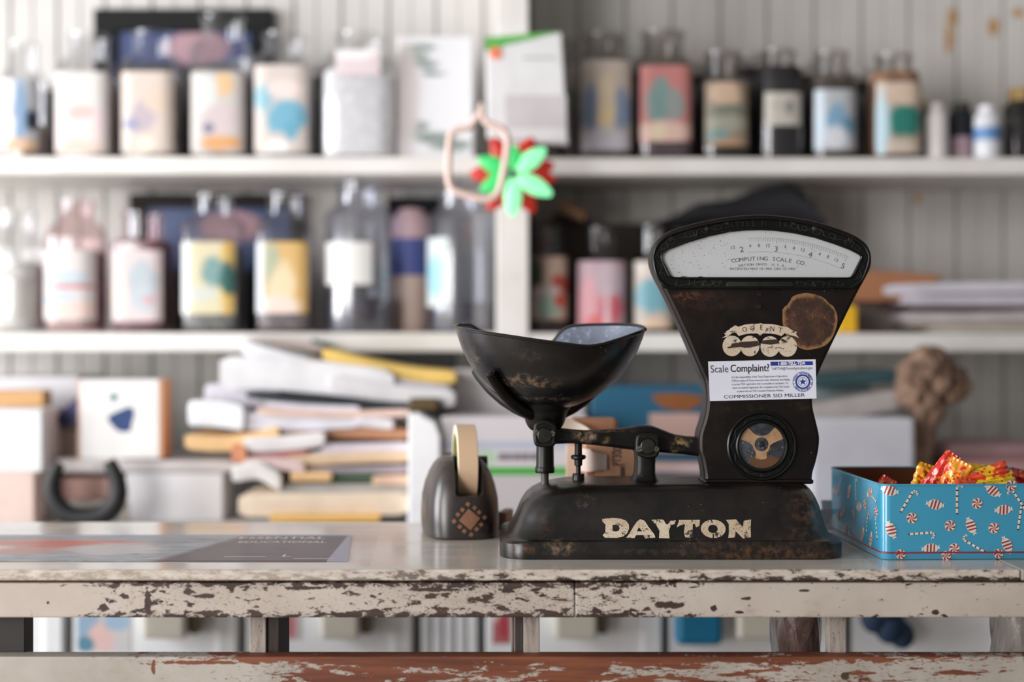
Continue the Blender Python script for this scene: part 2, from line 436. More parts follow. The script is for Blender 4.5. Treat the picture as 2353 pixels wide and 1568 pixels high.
def jar(px, top, w, nw, shy, neck, label, kind='glass_jar', bot=765, shelf=1.224, d=None, n=5.0, glass=None, lab=None, fill=None, flev=.7, dep=None, lid=None, group='glass jars on the wall shelves', shlen=None):
    """px centre, top py, body width px, neck width px, shoulder top py"""
    d = d or D_JAR
    s = d / F; x = X(px, d); z0 = shelf; H = Z(top, d) - z0; hw = w * s / 2; hn = nw * s / 2; hsh = Z(shy, d) - z0
    hy = min(dep * s / 2 if dep else hw, .085)
    t = thing(kind, label, 'jar', (x, d, z0), group=group)
    sl = max(.018, H * .09) if shlen is None else shlen
    prof = [(0.004, .9, n), (.0, .96, n), (.006, 1, n), (hsh - sl, 1, n), (hsh - sl * .4, .93, n * .8), (hsh, (hn / hw) * .5 + .42, 3), (hsh + sl * .35, hn / hw, 2), (H - .012, hn / hw * .97, 2), (H - .009, hn / hw * 1.05, 2), (H - .001, hn / hw * 1.05, 2), (H, hn / hw * .98, 2)]
    m = MB(); m.rings([sell(x, d, z0 + h, hw * k if i > 5 else hw * k, (hy * k if i <= 4 else max(hw * k, 0) if hy > hw * k else hy * k), e) for i, (h, k, e) in enumerate(prof[1:])], 0, True, True, neck == 'lid')
    m.build('glass_body', glass or GL, t)
    if fill:
        fh = H * flev; kk = .93; f = MB()
        f.rings([sell(x, d, z0 + .006 + fh * q, hw * kk * e, hy * kk * e, n) for q, e in ((0, .96), (.05, 1), (.93, 1), (.99, .9), (1.0, .6))], 0)
        g = G('jar_contents'); c = L(*fill); v = g.voro(62); lt_ = min(fill) > 190; c2 = tuple(min(1, q * (1.05 if lt_ else 1.2)) for q in c); c3 = tuple(q * (.86 if lt_ else .62) for q in c)
        cc = g.mix(g.step(v, .1, .6), c2, c3); f.build('contents', g.bsdf(cc, .55), t)
    if lab:
        (lw_, lt, lb, base, blobs) = lab[:5]; off = lab[5] if len(lab) > 5 else 0
        zt, zb = Z(lt, d - hy) - 0, Z(lb, d - hy)
        K = 14; vs = []; hwl = lw_ * s / 2
        for zz in (zb, zt):
            for i in range(K + 1):
                xx = (-1 + 2 * i / K) * hwl + off * s; q = min(.995, abs(xx) / (hw * 1.012))
                vs.append((x + xx, d - (hy * 1.012 + .0006) * (1 - q ** n) ** (1 / n), zz))
        mm = MB().add(vs, [(i, i + 1, K + 2 + i, K + 1 + i) for i in range(K)], 0, True)
        mm.build('paper_label', label_mat('jar_label_print', L(*base), blobs, 2 * hwl, zt - zb, zb - z0, cx=off * s), t)
    if lid:
        MB().lathe([(hn * .9, H - .012), (hn * 1.12, H - .012), (hn * 1.14, H + .004), (hn * 1.05, H + .012), (0.001, H + .012)], (x, d, z0), 32).build('lid', plain(*lid, .4), t)
    return t
Tz = 1.565; K_ = dict(bot=355, shelf=Tz)
# --- top shelf, left bay
jar(54, 98, 100, 72, 165, 0, 'clear jar with a blue striped label at the far left of the top shelf', fill=(176, 150, 128), flev=.3, lab=(92, 180, 345, (196, 198, 204), ((-.45, .75, .5, .22, (228, 226, 226)), (.2, .5, .35, .45, (126, 152, 184)), (.75, .42, .25, .15, (28, 40, 52)), (-.5, .3, .4, .28, (232, 226, 218)), (.3, .05, .8, .12, (214, 178, 146)))), n=3, **K_)
jar(204, 80, 130, 92, 140, 0, 'square jar with a white and blush pink label left of the black frame', fill=(214, 200, 196), flev=.6, lab=(118, 165, 350, (236, 230, 226), ((0, .25, 1.1, .3, (228, 210, 210)), (.0, .5, .5, .08, (220, 184, 180)), (0, .05, 1, .12, (222, 200, 186)))), **K_)
jar(353, 76, 128, 92, 130, 0, 'square jar with a cream label and mauve figure under the blue print', fill=(206, 190, 180), flev=.62, lab=(118, 164, 350, (228, 212, 202), ((-.15, .45, .5, .2, (186, 172, 180)), (.4, .65, .5, .15, (216, 196, 180)), (-.6, .35, .3, .08, (150, 150, 176)), (0, .1, .3, .1, (240, 228, 206)))), **K_)
jar(512, 40, 136, 98, 95, 0, 'tallest square jar on the top shelf with orange fruit on its label', fill=(186, 178, 172), flev=.6, lab=(118, 166, 350, (216, 208, 204), ((.3, .85, .35, .15, (222, 186, 140)), (-.4, .7, .4, .3, (214, 218, 214)), (.1, .4, .7, .2, (206, 190, 192)), (.25, .12, .8, .1, (216, 160, 104)), (-.3, .3, .2, .06, (120, 120, 146)))), **K_)
jar(655, 80, 132, 100, 128, 0, 'square jar with a large turquoise splash on its label', fill=(206, 198, 190), flev=.72, lab=(118, 150, 350, (226, 214, 206), ((.25, .4, .75, .2, (112, 172, 196)), (-.65, .62, .4, .16, (140, 184, 198)), (.4, .25, .3, .12, (100, 165, 190)), (-.1, .05, .45, .09, (244, 242, 240)), (.2, .72, .7, .1, (232, 216, 210)))), **K_)
jar(830, 80, 172, 112, 128, 0, 'large wide jar of white powder with a tilted pinkish label', glass=GL, fill=(250, 250, 252), flev=.68, lab=(100, 115, 172, (240, 224, 228), ((0, .9, 1, .3, (246, 240, 242)),), 2), d=2.84, bot=355, shelf=Tz)
# fern-printed white carton
x0, x1, d = X(916, 2.84), X(1088, 2.84), 2.80
g = G('fern_print'); c = L(228, 228, 232); o = g.xyz()
for (u, v, ru, rv, r) in ((-.045, .205, .034, .010, .5), (-.02, .188, .030, .007, -.4), (-.058, .17, .010, .045, .1), (-.03, .222, .04, .006, .3), (-.005, .17, .026, .005, 0), (-.04, .065, .03, .012, -.2), (-.005, .045, .045, .012, .2), (.03, .03, .04, .014, 0)):
    c = g.mix(g.ellipse(u, v, ru, rv, .4, 1.6, 60, o), c, L(136, 148, 144))
c = g.mix(g.ellipse(-.06, .12, .03, .1, .4, .6, 20, o), c, L(214, 206, 204))
MB().box(x0, x1, 2.80, 2.93, Tz, Z(82, 2.8), bev=.004).solo('printed_carton', g.bsdf(c, .5), 'tall white carton printed with grey green fern leaves on the top shelf', 'carton')
# white pack with a green header
t = thing('seed_packet', 'white paper pack with a green header and orange dot leaning on the upright', 'packet', (X(1212, 2.72), 2.72, Tz - .06))
d = 2.72
MB().prism([(X(1120, d), Z(322, d)), (X(1305, d), Z(336, d)), (X(1290, d), Z(82, d)), (X(1116, d), Z(96, d))], d - .03, d - .003, bev=.004).build('pack', plain(228, 227, 229, .5), t)
MB().flat([[(X(1116, d), Z(94, d)), (X(1288, d), Z(80, d)), (X(1230, d), Z(96, d)), (X(1160, d), Z(112, d)), (X(1140, d), Z(122, d)), (X(1117, d), Z(125, d))]], lambda a, b: Vector((a, d - .0312, b))).build('header', plain(96, 178, 84, .5), t)
MB().lathe([(.0001, 0), (.0115, 0), (.0115, .001), (.0001, .001)], (X(1139, d), d - .0325, Z(130, d)), 20, axis='y').build('dot', plain(246, 128, 96, .5), t)
MB().box(X(1200, d), X(1272, d), d - .0318, d - .0308, Z(143, d), Z(138, d)).build('caption', plain(176, 190, 176), t)
MB().box(X(1160, d), X(1300, d), d - .0312, d - .0306, Z(300, d), Z(225, d)).build('photo', plain(205, 200, 203), t)

# --- top shelf, right bay
jar(1312, 92, 60, 44, 140, 0, 'amber jar mostly hidden behind the white pack with the green header', glass=GLD, fill=(120, 84, 62), flev=.75, lab=(40, 150, 260, (190, 180, 176), ((0, .2, 1, .3, (120, 130, 110)),)), d=2.95, **K_)
jar(1388, 80, 124, 92, 130, 0, 'square jar with cream label showing blue sides and a pale figure', glass=GLD, fill=(168, 160, 160), flev=.62, lab=(112, 138, 345, (204, 190, 178), ((-.6, .45, .4, .28, (126, 142, 168)), (.65, .45, .35, .25, (130, 146, 170)), (.0, .5, .35, .35, (214, 194, 168)), (.0, .38, .3, .1, (226, 204, 160)), (0, .05, 1.2, .18, (190, 188, 196)))), **K_)
jar(1524, 74, 124, 98, 132, 0, 'square jar with a salmon pink label and a teal shape', glass=GLD, fill=(150, 130, 140), flev=.62, lab=(116, 150, 325, (216, 142, 138), ((-.3, .5, .55, .25, (126, 158, 156)), (.35, .48, .35, .2, (150, 158, 156)), (-.2, .7, .25, .15, (130, 160, 158)), (.0, .12, 1.3, .14, (226, 192, 180)), (-.3, .14, .3, .1, (232, 214, 186)))), **K_)
jar(1662, 122, 118, 84, 190, 0, 'squat dark jar with a faded green and peach label', glass=GLD, fill=(64, 54, 44), flev=.7, n=3.2, lab=(96, 188, 335, (160, 142, 122), ((-.1, .8, .7, .2, (204, 176, 152)), (0, .55, 1.1, .1, (120, 124, 110)), (0, .35, 1, .12, (158, 158, 142)), (-.4, .15, .6, .1, (120, 148, 146)), (.2, .03, .8, .08, (184, 146, 116)))), **K_)
jar(1790, 116, 108, 74, 178, 0, 'clear jar of dark beans with a small white label', glass=GLD, fill=(38, 34, 38), flev=.82, n=3.0, lab=(82, 212, 288, (206, 200, 190), ((.3, .55, .2, .2, (130, 132, 128)), (-.4, .6, .3, .1, (176, 172, 166)))), **K_)
jar(1910, 120, 106, 76, 186, 0, 'clear jar with a white label and blue teapot shape', glass=GLD, fill=(96, 84, 74), flev=.75, n=3.2, lab=(94, 205, 345, (196, 200, 206), ((.0, .5, .45, .25, (126, 166, 194)), (.6, .4, .3, .15, (110, 150, 176)), (.0, .2, .5, .18, (216, 218, 226)), (-.8, .5, .25, .6, (200, 214, 226)))), **K_)
jar(2054, 126, 114, 82, 182, 0, 'jar with a dark green wave label standing near the shelf edge', glass=GLD, fill=(160, 122, 96), flev=.8, n=3.4, lab=(104, 188, 352, (206, 184, 166), ((.2, .45, .75, .24, (44, 124, 112)), (-.8, .4, .3, .5, (170, 196, 206)), (.2, .85, .7, .16, (214, 190, 170)), (.2, .08, .8, .1, (206, 190, 176)))), bot=368, shelf=Tz, d=2.815)
def bottle(px, top, w, label, colr, cap=None, lab=None, d=2.80, shelf=Tz, name='plastic_bottle'):
    s = d / F; r = w * s / 2; x = X(px, d); H = Z(top, d) - shelf
    t = thing(name, label, 'bottle', (x, d, shelf))
    MB().lathe([(r * .85, 0), (r, .004), (r, H * .78), (r * .8, H * .86), (r * .55, H * .88), (r * .55, H * .9)], (x, d, shelf), 24).build('body', plain(*colr, .35), t)
    MB().lathe([(r * .66, H * .885), (r * .66, H), (.001, H)], (x, d, shelf), 24).build('cap', plain(*(cap or colr), .4), t)
    if lab:
        c, za, zb = lab
        MB().lathe([(r + .0006, H * za), (r + .0006, H * zb)], (x, d, shelf), 24, caps=False).build('label_band', plain(*c, .5), t)
bottle(2122, 232, 26, 'small dark bottle with a yellow cap right of the green label jar', (52, 60, 58), (196, 172, 60), d=2.9)
bottle(2153, 240, 50, 'slim white plastic bottle right of the yellow capped bottle', (214, 208, 206), d=2.80)
bottle(2208, 238, 60, 'black bottle with a lilac label between two white bottles', (26, 30, 40), (44, 52, 40), ((186, 160, 170), .02, .42), d=2.85)
bottle(2269, 244, 60, 'white plastic bottle with a blue patch near the right end', (218, 220, 226), (222, 222, 226), ((96, 140, 190), .34, .58), d=2.79)
jar(2352, 220, 84, 60, 262, 0, 'dark jar with a gold rim cut off by the right edge on the top shelf', glass=GLD, fill=(36, 32, 28), flev=.85, lid=(150, 118, 60), d=2.86, bot=368, shelf=Tz)
# --- dark jars in a second row against the wall
for px, tp, w_, lb in ((124, 190, 70, 'smoky jar against the wall between the blue striped and the blush label jars'), (733, 150, 70, 'smoky jar against the wall right of the turquoise splash jar'), (1457, 140, 100, 'dark amber jar against the wall left of the salmon pink label jar'), (1594, 150, 110, 'dark amber jar against the wall right of the salmon pink label jar'), (1728, 128, 100, 'dark amber jar against the wall left of the jar of dark beans'), (1853, 150, 90, 'dark amber jar against the wall right of the jar of dark beans'), (1984, 165, 90, 'dark amber jar against the wall left of the dark green wave label')):
    jar(px, tp, w_, w_ * .72, tp + 48, 0, lb, glass=GLD, fill=(34, 27, 22), flev=.86, d=2.985, n=3, bot=355, shelf=Tz)
# --- middle shelf, left bay
jar(40, 486, 125, 92, 545, 0, 'squat cream filled canister at the far left of the middle shelf', fill=(224, 222, 212), flev=.55, n=2.6, lab=(112, 612, 640, (206, 204, 200), ()))
jar(176, 462, 132, 84, 515, 0, 'tall pinkish jar with a pale blue striped label', glass=GLP, fill=(206, 190, 186), flev=.6, n=3.2, shlen=.03, lab=(118, 575, 735, (226, 218, 216), ((-.2, .6, .9, .12, (186, 198, 208)), (.1, .48, .9, .035, (190, 120, 126)), (-.3, .3, .7, .09, (180, 196, 208)), (.3, .15, .8, .12, (224, 196, 186)))))
jar(330, 488, 124, 92, 552, 0, 'pinkish square jar with dusty rose contents and a grey blue label', glass=GLP, fill=(140, 96, 98), flev=.74, shlen=.008, lab=(112, 575, 738, (228, 212, 212), ((.2, .6, .6, .25, (176, 186, 192)), (.3, .3, .5, .2, (184, 192, 200)), (-.7, .4, .3, .3, (232, 206, 196)), (.5, .3, .3, .05, (206, 160, 164)))))
jar(492, 448, 134, 88, 500, 0, 'square jar with a yellow label and a teal leaf', fill=(128, 128, 124), flev=.6, shlen=.02, lab=(120, 556, 722, (226, 216, 180), ((.75, .5, .28, .8, (222, 186, 106)), (.2, .58, .5, .2, (116, 152, 150)), (.75, .5, .3, .24, (60, 104, 98)), (-.2, .28, .5, .1, (200, 204, 194)), (-.85, .5, .2, .8, (222, 226, 226)))))
jar(658, 446, 130, 88, 505, 0, 'square jar with a golden orange label and white figure', fill=(128, 118, 120), flev=.55, shlen=.025, lab=(116, 556, 720, (228, 186, 116), ((-.4, .65, .35, .35, (170, 176, 148)), (.0, .35, .5, .35, (230, 208, 170)), (-.2, .08, 1.0, .16, (232, 210, 198)), (-.9, .5, .2, .8, (214, 218, 226)))))
jar(826, 420, 156, 100, 478, 0, 'large clear round jar with a plain white label', glass=GLR, fill=(92, 90, 100), flev=.22, n=2.2, shlen=.02, lab=(112, 556, 654, (238, 238, 236), (), -20), dep=140)
t = thing('candy_jar', 'jar with a dusty pink dome and blue band between two clear jars', 'jar', (X(945, 2.92), 2.92, 1.224), group='glass jars on the wall shelves')
s = 2.92 / F; x = X(945, 2.92); H = Z(482, 2.92) - 1.224; r = 44 * s
MB().lathe([(r * .9, 0), (r, .006), (r, H * .45), (r, H * .46)], (x, 2.92, 1.224), 28).build('peach_contents', plain(196, 172, 160), t)
MB().lathe([(r * 1.01, H * .46), (r * 1.01, H * .76)], (x, 2.92, 1.224), 28).build('blue_band', plain(72, 84, 146), t)
MB().lathe([(r, H * .76), (r * 1.04, H * .8), (r * .95, H * .92), (r * .6, H), (.001, H * 1.02)], (x, 2.92, 1.224), 28).build('dome_lid', plain(196, 166, 170), t)
jar(1058, 444, 152, 96, 485, 0, 'large clear round jar with a blue and white label beside the upright', glass=GLR, fill=(84, 80, 90), flev=.2, n=2.2, shlen=.02, lab=(52, 545, 705, (214, 222, 224), ((-.2, .45, .7, .3, (150, 196, 208)),), -50), dep=140)
# --- middle shelf, right bay
jar(1260, 520, 92, 66, 575, 0, 'dark jar with a red and white label just right of the upright', glass=GLD, fill=(72, 44, 38), flev=.7, n=3, lab=(86, 590, 735, (204, 176, 158), ((-.7, .7, .4, .3, (60, 72, 58)), (.6, .55, .5, .16, (176, 70, 58)), (-.1, .45, .7, .1, (196, 180, 176)), (.0, .2, .6, .16, (150, 176, 164)), (.6, .3, .3, .1, (200, 80, 66)))))
jar(1380, 522, 118, 74, 590, 0, 'tall jar of pink and red wrapped sweets', glass=GLD, fill=(170, 150, 150), flev=.3, n=3, shlen=.03, lab=(108, 600, 760, (214, 184, 196), ((-.5, .3, .5, .5, (228, 168, 178)), (.4, .3, .5, .25, (214, 108, 120)), (.3, .75, .6, .25, (206, 186, 196)), (-.2, .08, .6, .14, (226, 120, 126)), (.2, .15, .12, .4, (232, 210, 216)))))
jar(1500, 520, 100, 66, 590, 0, 'jar with a turquoise and cream label partly behind the scale dial', glass=GLD, fill=(130, 104, 84), flev=.5, n=3, lab=(92, 600, 755, (206, 196, 186), ((.1, .5, 1, .26, (120, 170, 184)), (-.2, .9, .8, .15, (214, 204, 196)), (.2, .06, .8, .12, (222, 196, 170)))))
# dark garment lying behind the dial, on a hidden tin
MB().box(X(1560, 2.9), X(1850, 2.9), 2.80, 2.98, 1.224, Z(540, 2.9), bev=.01).solo('biscuit_tin', plain(52, 48, 46, .5), 'dark box on the middle shelf hidden behind the scale dial', 'box')
mb = MB(); rr = []
for i in range(26):
    u = i / 25; px = 1508 + 370 * u
    top = interp([(0, 512), (.1, 500), (.25, 468), (.5, 452), (.62, 438), (.8, 424), (.88, 440), (.95, 490), (1, 510)], u)[0]
    bot_ = interp([(0, 520), (.2, 530), (1, 530)], u)[0]
    d = 2.9; zt, zb = Z(top, d), Z(bot_ - 1, d); ring = []
    for j in range(20):
        a = 2 * math.pi * j / 20; ring.append(Vector((X(px, d), d - .09 * math.cos(a) * (1 + .1 * math.sin(7 * u + 2 * a)), (zt + zb) / 2 + (zt - zb) / 2 * math.sin(a) * (1 - .12 * math.sin(9 * u + a * 3)))))
    rr.append(ring)
mb.rings(rr); mb.solo('folded_garment', plain(24, 25, 30, .85), 'crumpled black cloth heaped on the box behind the scale dial', 'cloth')
mb = MB(); mb.tube([P(1285, 470, 2.9), P(1310, 482, 2.9), P(1345, 500, 2.9)], [.012, .014, .01], 10)
mb.solo('work_brush', plain(150, 116, 84, .7), 'small tan handled brush lying on the dark tray behind the red label jar', 'brush')
mb = MB(); mb.box(X(1225, 2.94), X(1545, 2.94), 2.97, 3.03, 1.224, Z(512, 2.94), bev=.004); mb.box(X(1270, 2.94), X(1355, 2.94), 2.97, 3.03, Z(512, 2.94), Z(488, 2.94), bev=.006)
mb.solo('wooden_crate', plain(66, 60, 58, .7), 'dark wooden crate standing behind the jars in the right bay', 'crate')

# --- items on the middle shelf right of the dial
def boxat(name, a, b, t_, bt, d, dep, colr, label, cat, z0=None, bev=.003, rough=.55, rot=0, group=None):
    x0, x1 = X(a, d), X(b, d); z1 = Z(t_, d); z0 = Z(bt, d) if z0 is None else z0
    m = MB().box(x0, x1, d, d + dep, z0, z1, bev=bev, rot=Euler((0, 0, math.radians(rot))) if rot else None)
    return m.solo(name, plain(*colr, rough), label, cat, group)
boxat('cardboard_box', 1905, 2055, 690, 0, 2.88, .13, (128, 118, 112), 'grey brown box on the middle shelf right of the scale dial', 'box', z0=1.224)
mb = MB(); mb.prism(smooth_poly([(X(a, 2.88), Z(b, 2.88)) for a, b in ((1930, 690), (1925, 632), (1990, 626), (2075, 632), (2140, 640), (2110, 660), (2060, 690))], 4), 2.80, 2.95, bev=.004)
mb.solo('wooden_bowl', plain(166, 112, 78, .6), 'shallow orange brown wooden bowl on top of the grey box', 'bowl')
boxat('yellow_carton', 1926, 1970, 702, 0, 2.77, .05, (232, 180, 30), 'small bright yellow carton at the shelf edge beside the dial', 'carton', z0=1.224)

# ------------------------------------------------------------------ papers
def sheet(name, a, pa, b, pb, th, d, colr, label, cat='paper', dep=.2, bend=0.0, group=None, wav=0.0, z_min=None):
    """slab whose front edge runs from (a,pa) to (b,pb), th px thick, bend px sag"""
    mb = MB(); N = 18; rr = []
    for i in range(N + 1):
        u = i / N; px = a + (b - a) * u; py = pa + (pb - pa) * u + bend * 4 * u * (1 - u) + wav * math.sin(u * 9)
        zc = Z(py, d); xx = X(px, d); h = th / F * d / 2
        if z_min is not None: zc = max(zc, z_min + h)
        e = 1 if 0 < i < N else .7
        rr.append([Vector((xx, d, zc - h * e)), Vector((xx, d - .002, zc - h * .6 * e)), Vector((xx, d - .002, zc + h * .6 * e)), Vector((xx, d, zc + h * e)), Vector((xx, d + dep, zc + h * e)), Vector((xx, d + dep, zc - h * e))])
    mb.rings(rr)
    return mb.solo(name, plain(*colr, .6, var=.05), label, cat, group)
W = 'white'; PG = 'papers piled on the cabinet left of the tape dispenser'
T = [
 ('file_folder', 741, 812, 1046, 868, 30, 2.55, (232, 196, 108), 'yellow folder sloping across the top of the paper pile', 12, 0),
 ('paper_roll', 555, 795, 712, 842, 36, 2.56, (232, 232, 236), 'rolled white sheet at the upper left of the paper pile', 5, 0),
 ('magazine', 752, 838, 1036, 896, 18, 2.54, (196, 192, 198), 'grey lilac magazine directly beneath the yellow folder', 8, 0),
 ('document_stack', 505, 856, 905, 890, 74, 2.53, (226, 225, 228), 'thick stack of white documents above the black binder', -8, 0),
 ('document_stack', 470, 905, 640, 918, 46, 2.56, (198, 195, 204), 'lilac grey sheets at the left under the thick white document stack', 0, 0),
 ('document_stack', 760, 880, 1044, 918, 40, 2.52, (214, 211, 213), 'pale stack of sheets under the grey lilac magazine', 5, 0),
 ('ring_binder', 566, 908, 1016, 936, 15, 2.51, (32, 44, 50), 'thin black binder lying across the middle of the pile', 4, 0),
 ('envelope', 612, 928, 826, 940, 14, 2.505, (222, 218, 228), 'white envelope right below the black binder', 3, 0),
 ('paper_bundle', 590, 945, 942, 948, 18, 2.50, (226, 196, 184), 'peach paper bundle below the black binder', 6, 0),
 ('envelope', 432, 950, 560, 962, 58, 2.50, (240, 240, 244), 'large white envelope sticking out at the left of the pile', -4, 0),
 ('document_stack', 555, 968, 830, 962, 40, 2.51, (220, 220, 230), 'white paper bundle in the middle of the pile under the peach bundle', 4, 0),
 ('paper_roll', 820, 968, 902, 976, 24, 2.495, (228, 224, 228), 'short rolled white paper at the right middle of the pile', 0, 0),
 ('manila_envelope', 425, 1014, 640, 996, 34, 2.50, (232, 190, 136), 'tan envelope under the large white envelope', 14, 0),
 ('file_folder', 640, 1000, 938, 998, 26, 2.52, (190, 138, 104), 'brown folder in the right half of the pile', -4, 0),
 ('paper_roll', 560, 1022, 745, 1008, 34, 2.49, (228, 225, 225), 'rolled white paper below the tan envelope', 4, 0),
 ('notebook', 532, 1040, 566, 1046, 38, 2.485, (214, 142, 104), 'orange notebook corner at the left edge of the pile', 0, 0),
 ('file_folder', 566, 1050, 740, 1030, 20, 2.50, (184, 120, 116), 'dusty red folder under the rolled white paper', 4, 0),
 ('document_stack', 700, 1032, 938, 1030, 26, 2.50, (216, 206, 214), 'lilac white sheets in the right half of the pile', 2, 0),
 ('envelope', 560, 1068, 700, 1076, 28, 2.485, (214, 190, 188), 'dusty pink envelope in the lower left of the pile', -6, 0),
 ('manila_envelope', 650, 1064, 938, 1050, 26, 2.495, (218, 190, 158), 'light tan envelope above the grey notebook', -3, 0),
 ('notebook', 700, 1082, 938, 1078, 18, 2.50, (168, 158, 166), 'grey notebook lying above the green folder', 2, 0),
 ('envelope', 668, 1096, 762, 1096, 22, 2.48, (226, 186, 136), 'small light orange envelope left of the green folder', 0, 0),
 ('file_folder', 755, 1100, 862, 1098, 24, 2.49, (66, 84, 66), 'dark green folder near the bottom of the pile', 0, 0),
 ('envelope', 856, 1106, 938, 1104, 22, 2.48, (228, 192, 166), 'peach envelope at the right of the green folder', 0, 0),
 ('crumpled_paper', 533, 1088, 645, 1108, 40, 2.475, (226, 222, 218), 'crumpled white paper at the lower left of the pile', -14, 3),
 ('document_stack', 640, 1126, 938, 1126, 26, 2.49, (174, 170, 164), 'grey stack of sheets under the green folder', 0, 0),
 ('parcel', 548, 1162, 938, 1158, 52, 2.48, (228, 208, 186), 'cream parcel at the bottom of the paper pile', 0, 0),
]
for (nm, a, pa, b, pb, th, d, c, lb, bend, wav) in T:
    sheet(nm, a, pa, b, pb, th, d + .02, c, lb, nm.split('_')[-1] if nm != 'document_stack' else 'papers', dep=.15, bend=bend, wav=wav, group=PG)
boxat('ruler', 620, 872, 1186, 1199, 2.475, .03, (236, 190, 104), 'yellow wooden ruler at the bottom of the paper pile', 'ruler', bev=.001)
boxat('label_maker', 940, 1006, 916, 944, 2.515, .03, (84, 66, 30), 'small black and gold box at the right end of the black binder', 'box')
boxat('shade_block', 690, 1046, 812, 870, 2.76, .05, (22, 22, 22), 'black block standing in for the shade behind the yellow folder', 'shade block')  # black slab added to imitate the shaded wall under the shelf
sheet('envelope', 565, 782, 742, 800, 20, 2.725, (204, 190, 184), 'pinkish grey envelope poking out over the middle shelf edge', 'envelope', dep=.02, bend=-2)
sheet('folder_tab', 716, 783, 768, 800, 9, 2.72, (20, 70, 84), 'dark teal folder tip over the middle shelf edge', 'folder', dep=.02)
# lower left group on the cabinet top
CT = .878
boxat('storage_tray', -60, 182, 866, 0, 2.77, .17, (206, 204, 208), 'white topped storage unit standing at the far left under the middle shelf', 'storage unit', z0=CT)
boxat('cardboard_box', -60, 100, 898, 940, 2.66, .05, (196, 150, 96), 'tan box lying on the white box at the far left', 'box')
boxat('storage_box', -60, 97, 941, 1086, 2.56, .18, (226, 226, 228), 'white cardboard box at the far left above a pink one', 'box')
boxat('storage_box', -60, 79, 1087, 0, 2.54, .2, (214, 190, 180), 'pale pink cardboard box below the white one at the far left', 'box', z0=CT)
boxat('cardboard_box', 103, 255, 982, 0, 2.66, .05, (158, 146, 138), 'grey brown box standing behind the black horseshoe', 'box', z0=CT)
MB().prism([(X(108, 2.64), Z(978, 2.64)), (X(182, 2.64), Z(978, 2.64)), (X(182, 2.64), Z(905, 2.64))], 2.645, 2.70).solo('pennant', plain(26, 30, 84, .5), 'navy blue triangle of card beside the white box with the blue mark', 'card')
t = thing('printed_box', 'white box with orange edges and a dark blue fruit shaped mark', 'box', (X(283, 2.6), 2.66, Z(1056, 2.6)))
d = 2.6
MB().box(X(184, d), X(368, d), d, d + .066, Z(1056, d), Z(872, d), bev=.004).build('carton', plain(228, 226, 224, .5), t)
MB().box(X(368.5, d), X(374, d), d + .001, d + .066, Z(1056, d), Z(872, d), bev=.003).build('orange_edge', plain(226, 156, 110, .5), t)
MB().box(X(178, d), X(184, d), d + .001, d + .066, Z(1056, d), Z(872, d), bev=.002).build('peach_edge', plain(228, 190, 172, .5), t)
MB().flat([smooth_poly([(X(a, d), Z(b, d)) for a, b in ((248, 960), (275, 944), (300, 936), (308, 950), (302, 975), (298, 991), (275, 992), (262, 982))], 4)], lambda a, b: Vector((a, d - .0006, b))).build('blue_mark', plain(26, 58, 112, .6), t)
MB().lathe([(.0001, 0), (.007, 0), (.007, .0006)], (X(261, d), d - .0008, Z(913, d)), 16, axis='y').build('teal_dot', plain(44, 120, 130, .5), t)
sheet('loose_board', 215, 1072, 540, 1072, 26, 2.60, (190, 184, 184), 'loose grey board lying across boxes under the marked white box', 'board', dep=.2)
boxat('storage_box', 290, 512, 1087, 0, 2.60, .2, (206, 204, 206), 'pale grey box under the loose board right of the horseshoe', 'box', z0=CT)
boxat('storage_box', 120, 285, 1056, 1086, 2.60, .1, (216, 208, 206), 'flat pale box behind the top of the black horseshoe', 'box')
boxat('pink_block', 140, 262, 1098, 1150, 2.62, .05, (186, 146, 138), 'dusty pink block seen through the black horseshoe', 'block')
boxat('cardboard_box', 84, 300, 1151, 0, 2.60, .09, (170, 160, 150), 'low taupe box behind the bottom of the horseshoe', 'box', z0=CT)
pts = smooth_poly([(136, 1066), (124, 1090), (118, 1125), (130, 1160), (160, 1186), (200, 1192), (240, 1182), (266, 1155), (272, 1120), (262, 1085), (250, 1060)], 4, False)
mb = MB(); nn = len(pts)
mb.tube([P(a, b, 2.51) for a, b in pts], [(.0115 + .008 * math.sin(math.pi * i / (nn - 1))) for i in range(nn)], 12, flat=.7)
mb.solo('horseshoe', plain(30, 30, 30, .5, .3), 'large black horseshoe shaped ring standing open side up', 'horseshoe')
# white document box behind the dispenser
t = thing('document_box', 'white box with a green stripe standing behind the tape dispenser', 'box', (X(1120, 2.45), 2.5, CT))
d0 = 2.47
mb = MB(); mb.prism([(X(937, d0), CT), (X(938, d0), Z(952, d0)), (X(962, d0), Z(950, d0)), (X(1000, d0), Z(972, d0)), (X(1012, d0), Z(1004, d0)), (X(1012, d0), CT)], d0, d0 + .16, bev=.003)
mb.build('white_end', plain(246, 247, 250, .5), t)
g = G('box_side_print'); o = g.xyz(); zz = lambda py: Z(py, d0 + .02) - CT
c = L(214, 208, 212)
for (pa, pb, cc) in ((1085, 1300, (196, 190, 192)), (1014, 1034, (186, 190, 206)), (1074, 1092, (58, 166, 48))):
    c = g.mix(g.math('MULTIPLY', g.step(o[2], zz(pb) - .002, zz(pb) + .002), g.step(o[2], zz(pa) + .002, zz(pa) - .002)), c, L(*cc))
c = g.mix(g.ellipse(X(1112, d0) - X(1120, 2.45), zz(1052), .022, .012, .3, .6, 60, o), c, L(176, 206, 176))
mb = MB(); mb.box(X(1013, d0), X(1352, d0), d0 + .02, d0 + .16, CT, Z(958, d0 + .02), bev=.003); mb.build('printed_side', g.bsdf(c, .5), t)
mb = MB()
